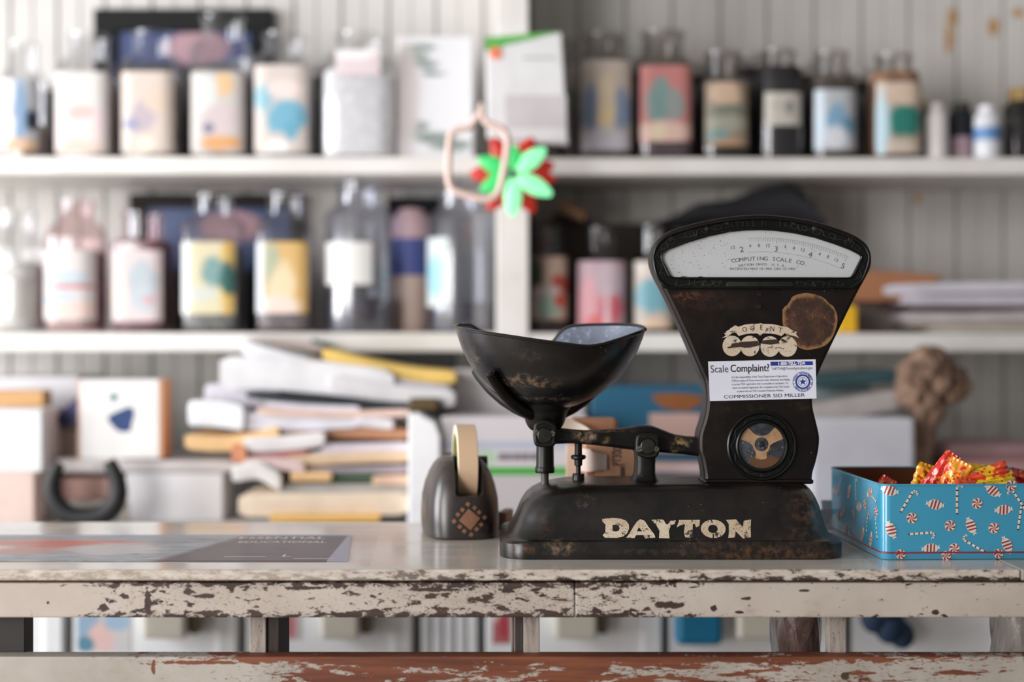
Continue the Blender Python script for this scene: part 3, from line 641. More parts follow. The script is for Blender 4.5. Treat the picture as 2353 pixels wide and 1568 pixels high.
for a, b in ((1145, 1160), (1163, 1176), (1180, 1196), (1199, 1216), (1220, 1236)):
    mb.box(X(a, d0), X(b, d0), d0 + .0188, d0 + .0196, Z(1060, d0), Z(1044, d0))
mb.build('blurred_caption', plain(120, 112, 120), t)
# pale things between the pile and the box
boxat('document_stack', 930, 1036, 880, 958, 2.68, .06, (222, 219, 220), 'white sheets stacked behind the tape dispenser above the white box', 'papers', group=PG)
boxat('storage_box', 1040, 1345, 850, 0, 2.64, .105, (206, 202, 204), 'large pale box behind the scale pan on the cabinet', 'box', z0=CT)
# behind the beam
t = thing('printed_box', 'teal cardboard box with a brown oval print seen behind the beam', 'box', (X(1500, 2.6), 2.66, CT)); d = 2.62
MB().box(X(1358, d), X(1626, d), d, d + .16, CT, Z(888, d), bev=.003).build('carton', plain(34, 92, 122, .5), t)
MB().flat([smooth_poly([(X(a, d), Z(b, d)) for a, b in ((1500, 908), (1560, 904), (1614, 912), (1608, 930), (1575, 944), (1530, 938), (1508, 925))], 4)], lambda a, b: Vector((a, d - .001, b))).build('oval_print', plain(140, 84, 40, .5), t)
MB().box(X(1492, d), X(1610, d), d - .003, d - .0006, Z(1040, d), Z(950, d)).build('pink_panel', plain(196, 164, 156, .5), t)
sheet('file_folder', 1500, 1078, 1640, 1080, 26, 2.56, (212, 186, 184), 'dusty pink folder seen under the beam left of the column', 'folder', dep=.15)
sheet('file_folder', 1500, 1098, 1640, 1100, 20, 2.55, (52, 76, 92), 'dark slate folder seen just above the scale base', 'folder', dep=.15)
boxat('document_stack', 1495, 1645, 1108, 0, 2.58, .035, (190, 186, 190), 'grey stack of sheets hidden behind the scale base', 'papers', z0=CT)
# right of the column
sheet('file_folder', 1868, 878, 2060, 864, 30, 2.70, (48, 78, 84), 'dark teal folder leaning at the top of the pile right of the column', 'folder', dep=.15)
mb = MB(); mb.prism([(X(a, 2.66), Z(b, 2.66)) for a, b in ((1860, 890), (2030, 880), (2066, 955), (2066, 985), (1860, 990))], 2.775, 2.81, bev=.003)
mb.solo('magazine_stack', plain(140, 158, 160, .5), 'grey teal magazines leaning right of the scale column', 'magazines')
sheet('paper_bundle', 1868, 952, 2068, 918, 44, 2.64, (178, 170, 168), 'sloping grey paper bundle above the big white box', 'papers', dep=.1)
boxat('storage_box', 1862, 2104, 962, 0, 2.56, .2, (218, 218, 226), 'big plain white box between the scale column and the driftwood', 'box', z0=CT, bev=.008)
# right pile of papers on the middle shelf
sheet('document_stack', 2030, 668, 2420, 662, 24, 2.80, (206, 204, 214), 'white curled sheets on top of the right hand shelf pile', 'papers', bend=-4, dep=.075)
sheet('document_stack', 2075, 690, 2420, 690, 26, 2.79, (196, 190, 200), 'lilac white sheets just above the dark red book', 'papers', dep=.08)
sheet('book', 2050, 706, 2420, 712, 8, 2.785, (84, 44, 48), 'thin dark red book in the shelf pile at the right', 'book', dep=.2, bend=2)
sheet('document_stack', 2080, 728, 2420, 724, 22, 2.78, (190, 184, 188), 'grey white sheets just below the dark red book', 'papers', bend=3, dep=.2)
sheet('magazine', 2090, 746, 2420, 744, 14, 2.78, (166, 152, 140), 'beige magazine near the bottom of the shelf pile', 'magazine', dep=.2)
sheet('magazine', 2140, 758, 2420, 757, 12, 2.78, (196, 188, 180), 'pale magazine lowest in the shelf pile at the right', 'magazine', dep=.2)
# pink things low right
sheet('ledger', 2180, 1040, 2420, 1040, 34, 2.62, (176, 140, 142), 'dusty pink ledger on top of the low right stack', 'book', dep=.2)
boxat('storage_box', 2190, 2430, 1060, 0, 2.60, .2, (196, 148, 146), 'salmon pink box behind the blue candy tin', 'box', z0=CT)
boxat('wooden_block', 2128, 2186, 1060, 0, 2.66, .1, (74, 58, 50), 'dark brown block beside the foot of the driftwood', 'block', z0=CT)
# driftwood
rnd.seed(4); mb = MB()
def lump(px, py, r, d=2.62, k=1.0):
    bm = bmesh.new(); bmesh.ops.create_icosphere(bm, subdivisions=3, radius=1)
    c = P(px, py, d); ph = rnd.random() * 9
    for v in bm.verts:
        q = 1 + .16 * math.sin(5 * v.co.x + ph) * math.cos(4 * v.co.z + ph) + .08 * math.sin(11 * v.co.z + 7 * v.co.x)
        v.co = c + Vector((v.co.x, v.co.y, v.co.z * k)) * r * q
    mb.add([v.co.copy() for v in bm.verts], [[v.index for v in f.verts] for f in bm.faces], 0, True); bm.free()
for a in ((2110, 860, .038), (2135, 835, .034), (2150, 880, .036), (2100, 900, .034), (2125, 915, .036), (2160, 845, .026), (2180, 900, .026), (2198, 868, .020), (2216, 890, .016), (2205, 905, .016), (2140, 945, .028), (2095, 875, .026), (2175, 865, .02), (2188, 880, .014)): lump(*a)
mb.tube([P(2140, 930, 2.62), P(2132, 970, 2.62), P(2128, 1010, 2.62), P(2124, 1060, 2.62), Vector((X(2122, 2.62), 2.62, CT))], [.026, .02, .015, .013, .014], 12)
mb.tube([P(2120, 930, 2.60), P(2110, 980, 2.61), P(2106, 1040, 2.62), Vector((X(2108, 2.62), 2.62, CT))], [.016, .012, .009, .01], 10)
g = G('driftwood_bark'); n = g.noise(26, 5, .6)
mb.solo('driftwood', g.bsdf(g.ramp(n, [(.3, L(84, 62, 50)), (.55, L(140, 112, 94)), (.75, L(184, 154, 130))]), .8), 'gnarled brown dried root standing beside the big white box', 'driftwood')

# ------------------------------------------------------------------ hanging lit flower and pink loop
D_ORN = 2.60
cx, cz = X(1178, D_ORN), Z(402, D_ORN)
t = thing('lit_flower_ornament', 'glowing green and red flower ornament hanging in front of the upright', 'ornament', (cx, D_ORN, cz))
def petal(ang, r0, r1, w, name, m, dy=0.0):
    mb = MB(); rr = []; N = 12
    for i in range(N + 1):
        u = i / N; r = r0 + (r1 - r0) * u; ww = w * math.sin(math.pi * (u * .86 + .10)) ** .8 / 2 + .0008; ring = []
        for j in range(12):
            a = 2 * math.pi * j / 12; q = Vector((r, ww * math.cos(a) * (1 + .0), ww * .45 * math.sin(a)))
            ring.append(Vector((cx + q.x * math.cos(ang) - q.y * math.sin(ang), D_ORN + dy + q.z, cz + q.x * math.sin(ang) + q.y * math.cos(ang))))
        rr.append(ring)
    mb.rings(rr); return mb.build(name, m, t)
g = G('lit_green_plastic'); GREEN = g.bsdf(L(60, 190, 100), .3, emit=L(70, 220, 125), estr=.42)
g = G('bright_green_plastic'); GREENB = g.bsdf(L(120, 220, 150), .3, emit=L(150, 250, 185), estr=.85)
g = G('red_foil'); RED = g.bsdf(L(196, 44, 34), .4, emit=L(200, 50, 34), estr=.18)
for k, (deg, ln, br) in enumerate(((38, 1.08, 1), (88, .74, 0), (155, .98, 0), (208, .95, 0), (270, 1.1, 1), (332, 1.15, 1))):
    petal(math.radians(deg), .010, .070 * ln, .031, 'green_petal', GREENB if br else GREEN, -.012)
for deg in (15, 62, 118, 178, 235, 300, 355):
    petal(math.radians(deg), .006, .078, .036, 'red_petal', RED, .010)
MB().lathe([(.0001, -.006), (.007, -.003), (.008, .004), (.0001, .006)], (cx, D_ORN - .018, cz), 18, axis='y').build('centre_stud', plain(20, 150, 110, .3), t)
THR = plain(200, 200, 200, .3)
MB().tube([(cx, D_ORN + .014, cz + .01), (cx, D_ORN + .014, 2.74)], .0004, 5).build('thread', THR, t)
d = 2.5
lp = smooth_poly([(1104, 262), (1078, 292), (1046, 300), (1034, 320), (1030, 400), (1036, 430), (1052, 442), (1110, 458), (1136, 452), (1150, 430), (1160, 380), (1166, 330), (1160, 304), (1140, 290), (1118, 282)], 5)
t = thing('pink_loop', 'pale pink bent tube loop hanging beside the glowing flower', 'ornament', (X(1100, d), d, Z(458, d)))
mb = MB(); mb.tube([P(a, b, d) for a, b in lp], .0065, 10, closed=True); mb.tube([P(1108, 270, d), P(1106, 250, d), P(1106, 236, d)], [.008, .006, .003], 10)
g = G('pink_tube'); mb.build('loop', g.bsdf(L(236, 208, 198), .35), t)
MB().tube([P(1106, 238, d), Vector((X(1106, d), d, 2.74))], .0004, 5).build('thread', THR, t)

# ------------------------------------------------------------------ counter
CTZ = .95; DF = 1.603
ctr = thing('shop_counter', 'old cream painted wooden counter with chipped apron and lower rail', 'counter', (0, 1.8, 0))
OY = 1.8    # depth of the counter's origin; textures are in its own coordinates
def top_mat():
    g = G('cream_gloss_countertop'); o = g.xyz()
    n = g.noise(5, 5, .6, g.scaled((1, 3, 3)))
    c = g.mix(g.step(n, .35, .7), L(202, 193, 182), L(212, 204, 195))
    n2 = g.noise(1, 4, .5, g.scaled((3, 12, 12)))
    c = g.mix(g.step(n2, .55, .8, 0, .35), c, L(176, 163, 148))
    # worn arris below the front edge
    n3 = g.noise(1, 6, .75, g.scaled((46, 60, 140), rot=(0, .25, 0)))
    front = g.step(o[1], DF - OY + .004, DF - OY + .001)
    low = g.step(o[2], CTZ - .004, CTZ - .013)
    k = g.math('MULTIPLY', front, g.step(g.math('ADD', n3, g.math('MULTIPLY', low, .10)), .54, .60))
    right = g.step(o[0], -.30, .02, .25, 1.0); k = g.math('MULTIPLY', k, right)
    c = g.mix(g.math('MULTIPLY', front, g.step(n3, .35, .6, .0, .5)), c, L(150, 126, 104))
    c = g.mix(k, c, L(58, 44, 36))
    r = g.step(n, .3, .7, .14, .24)
    b = g.bump(g.noise(14, 3, .5), .05, .002)
    r = g.math('ADD', r, g.math('MULTIPLY', front, .4))
    return g.bsdf(c, r, normal=b, coat=.3, coatr=.08)
def chip_mat(name, paint, paint2, wood, wood2, xtab, z0, z1, edge_top=.1, edge_bot=.1, scx=58, scz=150, thr=.60, spots=(), fine=.5, rot=.12):
    """chipped paint: xtab (x, bias) where the paint has gone"""
    g = G(name); o = g.xyz()
    base = g.mix(g.step(g.noise(9, 5, .6), .3, .72), paint, paint2)
    grime = g.noise(1, 6, .7, g.scaled((12, 12, 22)))
    base = g.mix(g.step(grime, .55, .75, 0, .5), base, L(140, 122, 104))
    n = g.noise(1, 7, .62, g.scaled((scx, scx, scz), rot=(0, rot, 0)), .35)
    n2 = g.noise(1, 5, .7, g.scaled((scx * 5, scx * 5, scz * 4), rot=(0, -.5, 0)), .8)
    u = g.step(o[0], xtab[0][0], xtab[-1][0]); u = g.math('DIVIDE', g.math('SUBTRACT', o[0], xtab[0][0]), xtab[-1][0] - xtab[0][0], clamp=True)
    bias = g.ramp(u, [((x - xtab[0][0]) / (xtab[-1][0] - xtab[0][0]), b) for x, b in xtab])
    te = g.step(o[2], z1 - .009, z1 - .001, 0, edge_top); be = g.step(o[2], z0 + .010, z0 + .001, 0, edge_bot)
    ed = g.math('MULTIPLY', g.math('ADD', te, be), g.math('MULTIPLY', bias, 3.2, clamp=True))
    big = g.math('ADD', g.math('ADD', n, g.math('SUBTRACT', bias, .3)), ed)
    k = g.step(big, thr, thr + .012)
    sm = g.math('ADD', g.math('ADD', n2, g.math('MULTIPLY', g.math('SUBTRACT', bias, .3), fine)), ed)
    k = g.math('MAXIMUM', k, g.step(sm, thr + .035, thr + .05))
    for (cx, cz, rx, rz) in spots: k = g.math('MAXIMUM', k, g.ellipse(cx, cz, rx * .8, rz * .8, .06, 2.4, 130, o))
    wn = g.noise(1, 6, .7, g.scaled((7, 7, 130)))
    w = g.mix(g.step(wn, .3, .7), wood, wood2)
    c = g.mix(k, base, w)
    nb = g.bump(k, .5, -.0008)
    return g.bsdf(c, g.step(k, 0, 1, .42, .62), normal=nb)
top = MB().box(-1.6, X(2345, DF), DF, 2.028, CTZ - .0125, CTZ, bev=.0022, seg=3)
top.build('countertop', top_mat(), ctr)
MB().box(X(2347, DF), 1.3, DF + .001, 2.028, CTZ - .0125, CTZ, bev=.002).build('countertop_extension', plain(176, 168, 156, .25), ctr)
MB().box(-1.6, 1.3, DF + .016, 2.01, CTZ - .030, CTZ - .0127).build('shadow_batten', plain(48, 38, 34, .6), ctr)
DA = DF + .004
AZ1, AZ0 = Z(1340, DA), Z(1420, DA)
wd, wd2 = L(50, 34, 30), L(72, 52, 44)
xt = [(X(p, DA), b) for p, b in ((-60, .18), (150, .20), (230, .30), (330, .33), (520, .325), (700, .305), (860, .335), (1100, .35), (1320, .355), (1420, .34), (1600, .27), (1750, .22), (1950, .22), (2130, .25), (2400, .22))]
sp = [(X(a, DA), Z(b, DA), r1 / 2040, r2 / 2040) for a, b, r1, r2 in ((340, 1385, 9, 42), (1540, 1392, 44, 10), (1640, 1398, 9, 9), (1715, 1376, 14, 5), (1700, 1408, 14, 4), (470, 1370, 30, 6), (240, 1395, 14, 12), (1850, 1358, 18, 3), (2150, 1408, 12, 7), (110, 1386, 4, 4), (285, 1370, 16, 8), (700, 1352, 60, 5), (1000, 1356, 70, 5))]
ap = chip_mat('chipped_cream_apron', L(178, 166, 155), L(194, 183, 173), wd, wd2, xt, AZ0, AZ1, .09, .10, spots=sp, fine=.9)
j1 = X(1321, DA)
MB().box(-1.6, j1 - .0004, DA, DA + .02, AZ0, AZ1, bev=.0016).build('apron_board', ap, ctr)
MB().box(j1 + .0004, 1.3, DA + .0005, DA + .02, AZ0, AZ1, bev=.0016).build('apron_board', ap, ctr)
RZ1 = Z(1511, DA); RZ0 = RZ1 - .09
xt2 = [(X(p, DA), b) for p, b in ((-60, .10), (200, .12), (330, .22), (560, .28), (640, .37), (850, .41), (1150, .41), (1500, .38), (1700, .33), (1900, .32), (2100, .32), (2400, .26))]
sp2 = [(X(a, DA), Z(b, DA), r1 / 2040, r2 / 2040) for a, b, r1, r2 in ((900, 1516, 340, 8), (460, 1524, 130, 5), (352, 1535, 6, 20), (1300, 1516, 330, 9), (1000, 1528, 160, 12), (1750, 1514, 300, 4))]
lr = chip_mat('weathered_rail', L(160, 152, 143), L(182, 175, 166), L(92, 46, 28), L(128, 72, 46), xt2, RZ0, RZ1, .10, .05, scx=22, scz=110, thr=.57, spots=sp2, fine=.6)
MB().box(-1.6, 1.3, DA + .002, DA + .03, RZ0, RZ1, bev=.002).build('lower_rail', lr, ctr)
def post_mat(name, a, b):
    g = G(name); n = g.noise(1, 7, .75, g.scaled((160, 160, 22)), .3)
    c = g.mix(g.step(n, .35, .65), a, b); n2 = g.noise(1, 5, .7, g.scaled((240, 240, 60)))
    c = g.mix(g.step(n2, .60, .68), c, L(70, 52, 44)); return g.bsdf(c, .7, normal=g.bump(n, .4, .001))
PM = post_mat('weathered_grey_post', L(134, 124, 116), L(172, 162, 152)); PD = post_mat('dark_bare_post', L(44, 38, 36), L(62, 54, 50)); PB = plain(26, 21, 18, .6)
DP = 1.632
MB().box(X(574, DP), X(611, DP), DP, DP + .02, 0, CTZ - .03, bev=.001).build('front_post', PM, ctr)
MB().box(X(612, DP), X(640, DP), DP + .004, DP + .08, 0, CTZ - .03, bev=.001).build('inner_post', PD, ctr)
MB().box(X(1204, DP), X(1240, DP), DP, DP + .02, 0, CTZ - .03, bev=.001).build('front_post', PM, ctr)
MB().box(X(1183, DP), X(1203, DP), DP + .004, DP + .03, 0, CTZ - .03, bev=.001).build('inner_post', PD, ctr)
MB().box(X(1175, DP), X(1182, DP), DP + .012, DP + .02, 0, CTZ - .03, bev=.001).build('inner_post', plain(120, 100, 96), ctr)
MB().box(X(1904, DP), X(1944, DP), DP, DP + .02, 0, CTZ - .03, bev=.001).build('front_post', PM, ctr)
MB().box(-1.0, X(57, DP), DP, DP + .03, 0, CTZ - .03, bev=.001).build('end_panel', PB, ctr)
MB().box(-1.5, 1.28, DP + .03, 2.0, .72, .74).build('inner_shelf', plain(96, 86, 78), ctr)
for px in (-900, 2600): MB().box(X(px, 1.9), X(px, 1.9) + .04, 1.95, 1.99, 0, CTZ - .03).build('rear_leg', PD, ctr)
MB().lathe([(.0001, -.0004), (.0042, -.0004), (.0042, .003), (.0001, .003)], (X(1941, DA), DA + .001, Z(1555, DA)), 20, axis='y').build('nail_head', plain(70, 58, 48, .5), ctr)
# wrapped bundles on the inner shelf
def wrapped(px0, px1, d, c1, c2, label, zt=None):
    g = G('plastic_wrap_film'); n = g.noise(1, 5, .7, g.scaled((60, 60, 18), rot=(0, .5, 0)), 1.2)
    c = g.mix(g.step(n, .35, .62), L(*c1), L(*c2)); c = g.mix(g.step(n, .66, .70, 0, .5), c, L(200, 196, 196))
    mt = g.bsdf(c, .22, normal=g.bump(n, .5, .004), coat=.6)
    x = (X(px0, d) + X(px1, d)) / 2; hw = (X(px1, d) - X(px0, d)) / 2
    rr = []
    for i in range(14):
        h = .17 * i / 13; rr.append([v + Vector((.0015 * math.sin(7 * v.x * 90 + i), .0015 * math.cos(v.x * 400 + i * 2), 0)) for v in sell(x, d + .05, .74 + h, hw * (1.06 - .10 * i / 13), .045, 2.6)])
    MB().rings(rr).solo('wrapped_bundle', mt, label, 'bundle')
wrapped(1792, 1902, 1.70, (92, 70, 64), (128, 104, 98), 'brown bundle in clear plastic wrap under the counter at the right')
wrapped(2322, 2400, 1.70, (160, 148, 142), (186, 176, 170), 'pale bundle in clear plastic wrap under the right end of the counter')

# ------------------------------------------------------------------ laminated poster on the counter
def lam():
    a = [(X(-60, 1.885), 1.885), (X(807, 1.885), 1.885), (X(800, 1.662), 1.662), (X(-60, 1.662), 1.662)]
    t = thing('laminated_poster', 'glossy laminated poster lying flat on the left end of the counter', 'poster', (a[2][0], 1.662, CTZ))
    g = G('faded_coastal_print'); o = g.xyz()   # origin at the right front corner
    n = g.noise(1, 5, .6, g.scaled((9, 30, 1)), 1.5)
    c = g.mix(g.step(n, .3, .7), L(132, 136, 144), L(166, 170, 178))
    n2 = g.noise(1, 6, .7, g.scaled((14, 40, 1), (3, 1, 0)), 1.0)
    c = g.mix(g.step(n2, .55, .62, 0, .6), c, L(118, 116, 112))
    def ell(cx, cy, rx, ry, sft, wob, c0, cc):
        aa = g.math('DIVIDE', g.math('SUBTRACT', o[0], cx), rx); bb = g.math('DIVIDE', g.math('SUBTRACT', o[1], cy), ry)
        dd = g.math('SQRT', g.math('ADD', g.math('MULTIPLY', aa, aa), g.math('MULTIPLY', bb, bb)))
        dd = g.math('ADD', dd, g.math('MULTIPLY', g.math('SUBTRACT', n2, .5), wob)); return g.mix(g.step(dd, 1 + sft, 1 - sft), c0, cc)
    c = ell(-.42, .12, .13, .06, .3, 1.6, c, L(186, 136, 126)); c = ell(-.36, .14, .07, .03, .4, 2.2, c, L(190, 104, 90)); c = ell(-.48, .10, .05, .03, .3, 1.6, c, L(214, 190, 180))
    c = ell(-.30, .09, .06, .05, .3, 1.4, c, L(186, 180, 180))
    sl = g.math('ADD', o[0], g.math('MULTIPLY', o[1], -.30))
    c = g.mix(g.step(sl, -.235, -.215), c, L(98, 84, 92)); c = g.mix(g.math('MULTIPLY', g.step(sl, -.235, -.215), g.step(n2, .5, .6, 0, .5)), c, L(78, 66, 76))
    c = g.mix(g.step(o[0], -.026, -.024), c, L(160, 158, 176)); c = g.mix(g.step(o[1], .21, .216), c, L(150, 168, 186))
    mt = g.bsdf(c, .4, coat=.08, coatr=.12, spec=.3)
    MB().add([Vector((x, y, z)) for z in (CTZ + .0002, CTZ + .0012) for x, y in a], [(0, 1, 2, 3), (7, 6, 5, 4), (0, 4, 5, 1), (1, 5, 6, 2), (2, 6, 7, 3), (3, 7, 4, 0)]).build('print', mt, t)
    mb = MB(); fn = lambda d: (lambda x, z: Vector((x, z, CTZ + .00135)))
    put_text(mb, 'ESSENTIAL', fn(0), X(650, 1.86), 1.853, .026, 1, .012, width=.112)
    put_text(mb, 'EDUCATIONAL', fn(0), X(650, 1.82), 1.815, .020, 1, .012, width=.112)
    put_text(mb, 'L', fn(0), X(655, 1.69), 1.70, .024, 1, .01)
    mb.add([fn(0)(X(p, 1.68), y) for p, y in ((675, 1.676), (770, 1.676), (770, 1.679), (675, 1.679))], [(0, 1, 2, 3)])
    mb.add([fn(0)(X(p, 1.69), y) for p, y in ((515, 1.690), (610, 1.690), (610, 1.693), (515, 1.693))], [(0, 1, 2, 3)])
    mb.build('white_lettering', plain(222, 214, 212, .4), t)
    b = [(X(808, 1.885), 1.885), (X(870, 1.885), 1.885), (X(848, 1.62), 1.62), (X(801, 1.65), 1.65)]
    g = G('clear_film'); tr = g.node('ShaderNodeBsdfTransparent'); gl = g.node('ShaderNodeBsdfGlossy'); gl.inputs['Roughness'].default_value = .1
    mx = g.node('ShaderNodeMixShader'); mx.inputs[0].default_value = .12; g.set(mx.inputs[1], tr.outputs[0]); g.set(mx.inputs[2], gl.outputs[0]); g.nt.links.new(mx.outputs[0], g.out.inputs[0])
    MB().add([Vector((x, y, CTZ + .0004)) for x, y in b], [(0, 1, 2, 3)]).build('film_edge', g.m, t)
lam()
# business cards between the scale and the tin
t = MB().box(X(1900, 1.9), X(1945, 1.9), 1.93, 1.933, CTZ + .0002, Z(1150, 1.93), bev=.0005, rot=Euler((-.2, 0, .15))).solo('card', plain(206, 204, 210, .5), 'white card standing between the scale base and the blue tin', 'card')
mb = MB(); mb.add([Vector((X(1885, 1.88), 1.90, Z(1172, 1.9))), Vector((X(1924, 1.88), 1.895, Z(1168, 1.9))), Vector((X(1905, 1.88), 1.88, Z(1205, 1.88))), Vector((X(1880, 1.88), 1.885, Z(1210, 1.88)))] + [Vector((X(1885, 1.88), 1.901, Z(1172, 1.9))), Vector((X(1924, 1.88), 1.896, Z(1168, 1.9))), Vector((X(1905, 1.88), 1.881, Z(1205, 1.88))), Vector((X(1880, 1.88), 1.886, Z(1210, 1.88)))], [(0, 1, 2, 3), (7, 6, 5, 4), (0, 4, 5, 1), (1, 5, 6, 2), (2, 6, 7, 3), (3, 7, 4, 0)])
mb.solo('card', plain(120, 118, 124, .5), 'grey card tilted against the right end of the scale base', 'card')

# ------------------------------------------------------------------ brown boxes behind the scale
def boxes():
    d = 1.98
    t = thing('cardboard_box', 'taller plain brown cardboard box with a pale end behind the scale beam', 'box', (X(1360, d), 2.0, CTZ))
    MB().box(X(1310, d), X(1418, d), 1.955, 2.02, CTZ, Z(962, d), bev=.006, seg=3).build('carton', plain(176, 124, 92, .7), t)
    MB().box(X(1298, d), X(1344, d), 1.946, 1.953, CTZ, Z(1020, d), bev=.002).build('pale_end_flap', plain(214, 190, 170, .7), t)
    mb = MB(); rr = []
    for i in range(10):
        u = i / 9; rr.append([Vector((X(1286 + 70 * u, 1.94), 1.935 + .006 * math.sin(3 * u), Z(985 + 4 * u - 30 * (1 - u) ** .7 * 1 , 1.94))), Vector((X(1286 + 70 * u, 1.94), 1.937 + .006 * math.sin(3 * u), Z(990 + 2 * u, 1.94)))])
    for r in rr: r += [r[1] + Vector((0, .003, 0)), r[0] + Vector((0, .003, 0))]
    mb.rings(rr); mb.build('torn_tape', plain(234, 222, 208, .6), t, label='torn pale masking tape')
    d = 1.885
    t = thing('shipping_carton', 'small brown carton printed P1300 with masking tape standing behind the scale screw post', 'box', (X(1410, d), d + .03, CTZ))
    MB().box(X(1344, d), X(1463, d), d, d + .055, CTZ, Z(1002, d), bev=.002).build('carton', plain(196, 148, 116, .7), t)
    MB().box(X(1351, d), X(1364, d), d - .0008, d - .0001, CTZ + .001, Z(1082, d)).build('brown_stripe', plain(160, 104, 78, .6), t)
    fn = lambda x, z: Vector((x, d - .0006, z)); mb = MB()
    put_text(mb, 'P1300 S', fn, X(1419, d), Z(1043, d), .016, .8, .01, math.radians(90), width=.032)
    put_text(mb, 'EXPIRES', fn, X(1430, d), Z(1085, d), .008, .8, .0, math.radians(90), width=.022)
    put_text(mb, 'ORIGIN', fn, X(1408, d), Z(1050, d), .006, .8, .0, math.radians(90))
    mb.build('black_print', plain(62, 50, 46, .6), t)
    MB().box(X(1427, d), X(1434, d), d - .0007, d - .0001, CTZ + .001, Z(1075, d)).build('dark_strip', plain(84, 74, 70), t)
    MB().box(X(1374, d), X(1422, d), d - .001, d - .0002, CTZ + .001, Z(1097, d), bev=.0003).build('white_label', plain(206, 196, 192), t)
    mb = MB()
    for k in range(6): mb.box(X(1398 + k * 3, d), X(1399.4 + k * 3, d), d - .0014, d - .001, Z(1110, d), Z(1102, d))
    mb.build('barcode', plain(60, 56, 58), t)
    mb = MB(); rr = []
    for i in range(12):
        u = i / 11; px = 1332 + 62 * u; yy = d - .004 - .012 * math.sin(u * 3.1) * (1 - u * .7); tp = 1030 + (6 if u > .45 else 0) + 8 * u * u; bt_ = 1081 + 2 * math.sin(u * 6)
        a = Vector((X(px, d), yy, Z(tp, d))); b = Vector((X(px, d), yy, Z(bt_, d))); rr.append([a, b, b + Vector((0, .0012, 0)), a + Vector((0, .0012, 0))])
    mb.rings(rr); mb.build('masking_tape', plain(226, 204, 192, .55), t, label='wad of pale masking tape')
boxes()

# ------------------------------------------------------------------ the counter scale
SY = 1.776   # depth of the scale's axis
SC = thing('counter_scale', 'antique black cast iron candy scale with fan shaped dial and scoop pan', 'scale', (X(1540, SY), SY, CTZ))
sx0 = X(1540, SY)
def enamel(name, rust=(), a=(9, 8, 8), b=(18, 14, 13), rough=(.28, .5), speck=.28, wear=.0, coat=.12):
    """black enamel on cast iron with rust and flecks; rust: (x,z,rx,rz,colour) in the scale's own coordinates"""
    g = G(name); o = g.xyz()
    n = g.noise(18, 6, .65); c = g.mix(g.step(n, .35, .7), L(*a), L(*b))
    n2 = g.noise(120, 5, .7)
    for (x, z, rx, rz, cc) in rust:
        f = g.math('MULTIPLY', g.ellipse(x - sx0, z - CTZ, rx, rz, .6, 1.9, 70, o), g.step(n2, .40, .68, 0, .85)); c = g.mix(f, c, L(*cc))
    v = g.voro(230); c = g.mix(g.math('MULTIPLY', g.step(v, .12, .07), g.step(g.noise(30, 3), .60, .66)), c, L(150, 144, 136))
    if wear: c = g.mix(g.step(g.noise(55, 6, .7), wear, wear + .03), c, L(96, 76, 58))
    return g.bsdf(c, g.step(n, .3, .7, *rough), normal=g.bump(n2, .12, .0006), coat=coat * .5, coatr=.25, spec=speck)
EN = enamel('black_enamel')
# base
BS = [(0, .0008, .998), (.0025, 0, 1), (.018, .0, 1), (.0212, .003, .985), (.0222, .008, .955), (.026, .012, .93), (.034, .0165, .895), (.046, .021, .86), (.058, .026, .83), (.066, .031, .80), (.0725, .038, .765), (.0775, .047, .72), (.0815, .058, .66), (.0838, .070, .60), (.0845, .085, .52)]
bx0, bx1 = X(1148, 1.715), X(1930, 1.715); bhd = .100
def yfront(h): return SY - bhd * interp([(a, c) for a, b, c in BS], h)[0]
mb = MB(); rr = []
for h, inx, ky in BS:
    hy = bhd * ky; rr.append(rrect(bx0 + inx * 1.05, bx1 - (inx * 1.05 if h < .03 else interp([(.03, .015), (.046, .019), (.058, .022), (.066, .025), (.0725, .028), (.0775, .031), (.0815, .035), (.0838, .041), (.0845, .06)], h)[0]), SY - hy, SY + hy, min(.045, hy * .9) * (.75 if h < .022 else .9), CTZ + h, 9))
mb.rings(rr)
q = lambda px, py, rx, rz, c: (X(px, 1.69), Z(py, 1.69), rx / 1930, rz / 1930, tuple(v * .82 for v in c))
EB = enamel('black_enamel_base', speck=.5, coat=.35, a=(12, 9, 8), b=(24, 17, 14), rust= [q(1285, 1255, 38, 14, (150, 124, 96)), q(1200, 1262, 30, 10, (120, 84, 54)), q(1760, 1268, 190, 14, (112, 78, 50)), q(1500, 1265, 120, 6, (70, 58, 48)), q(1860, 1180, 42, 60, (96, 74, 50)), q(1878, 1150, 22, 34, (130, 96, 54)), q(1840, 1240, 90, 16, (52, 44, 36)), q(1255, 1215, 16, 30, (66, 42, 30)), q(1345, 1155, 18, 14, (96, 84, 70)), q(1650, 1248, 110, 8, (84, 60, 42))], rough=(.27, .42))
base = mb.build('base', EB, SC)
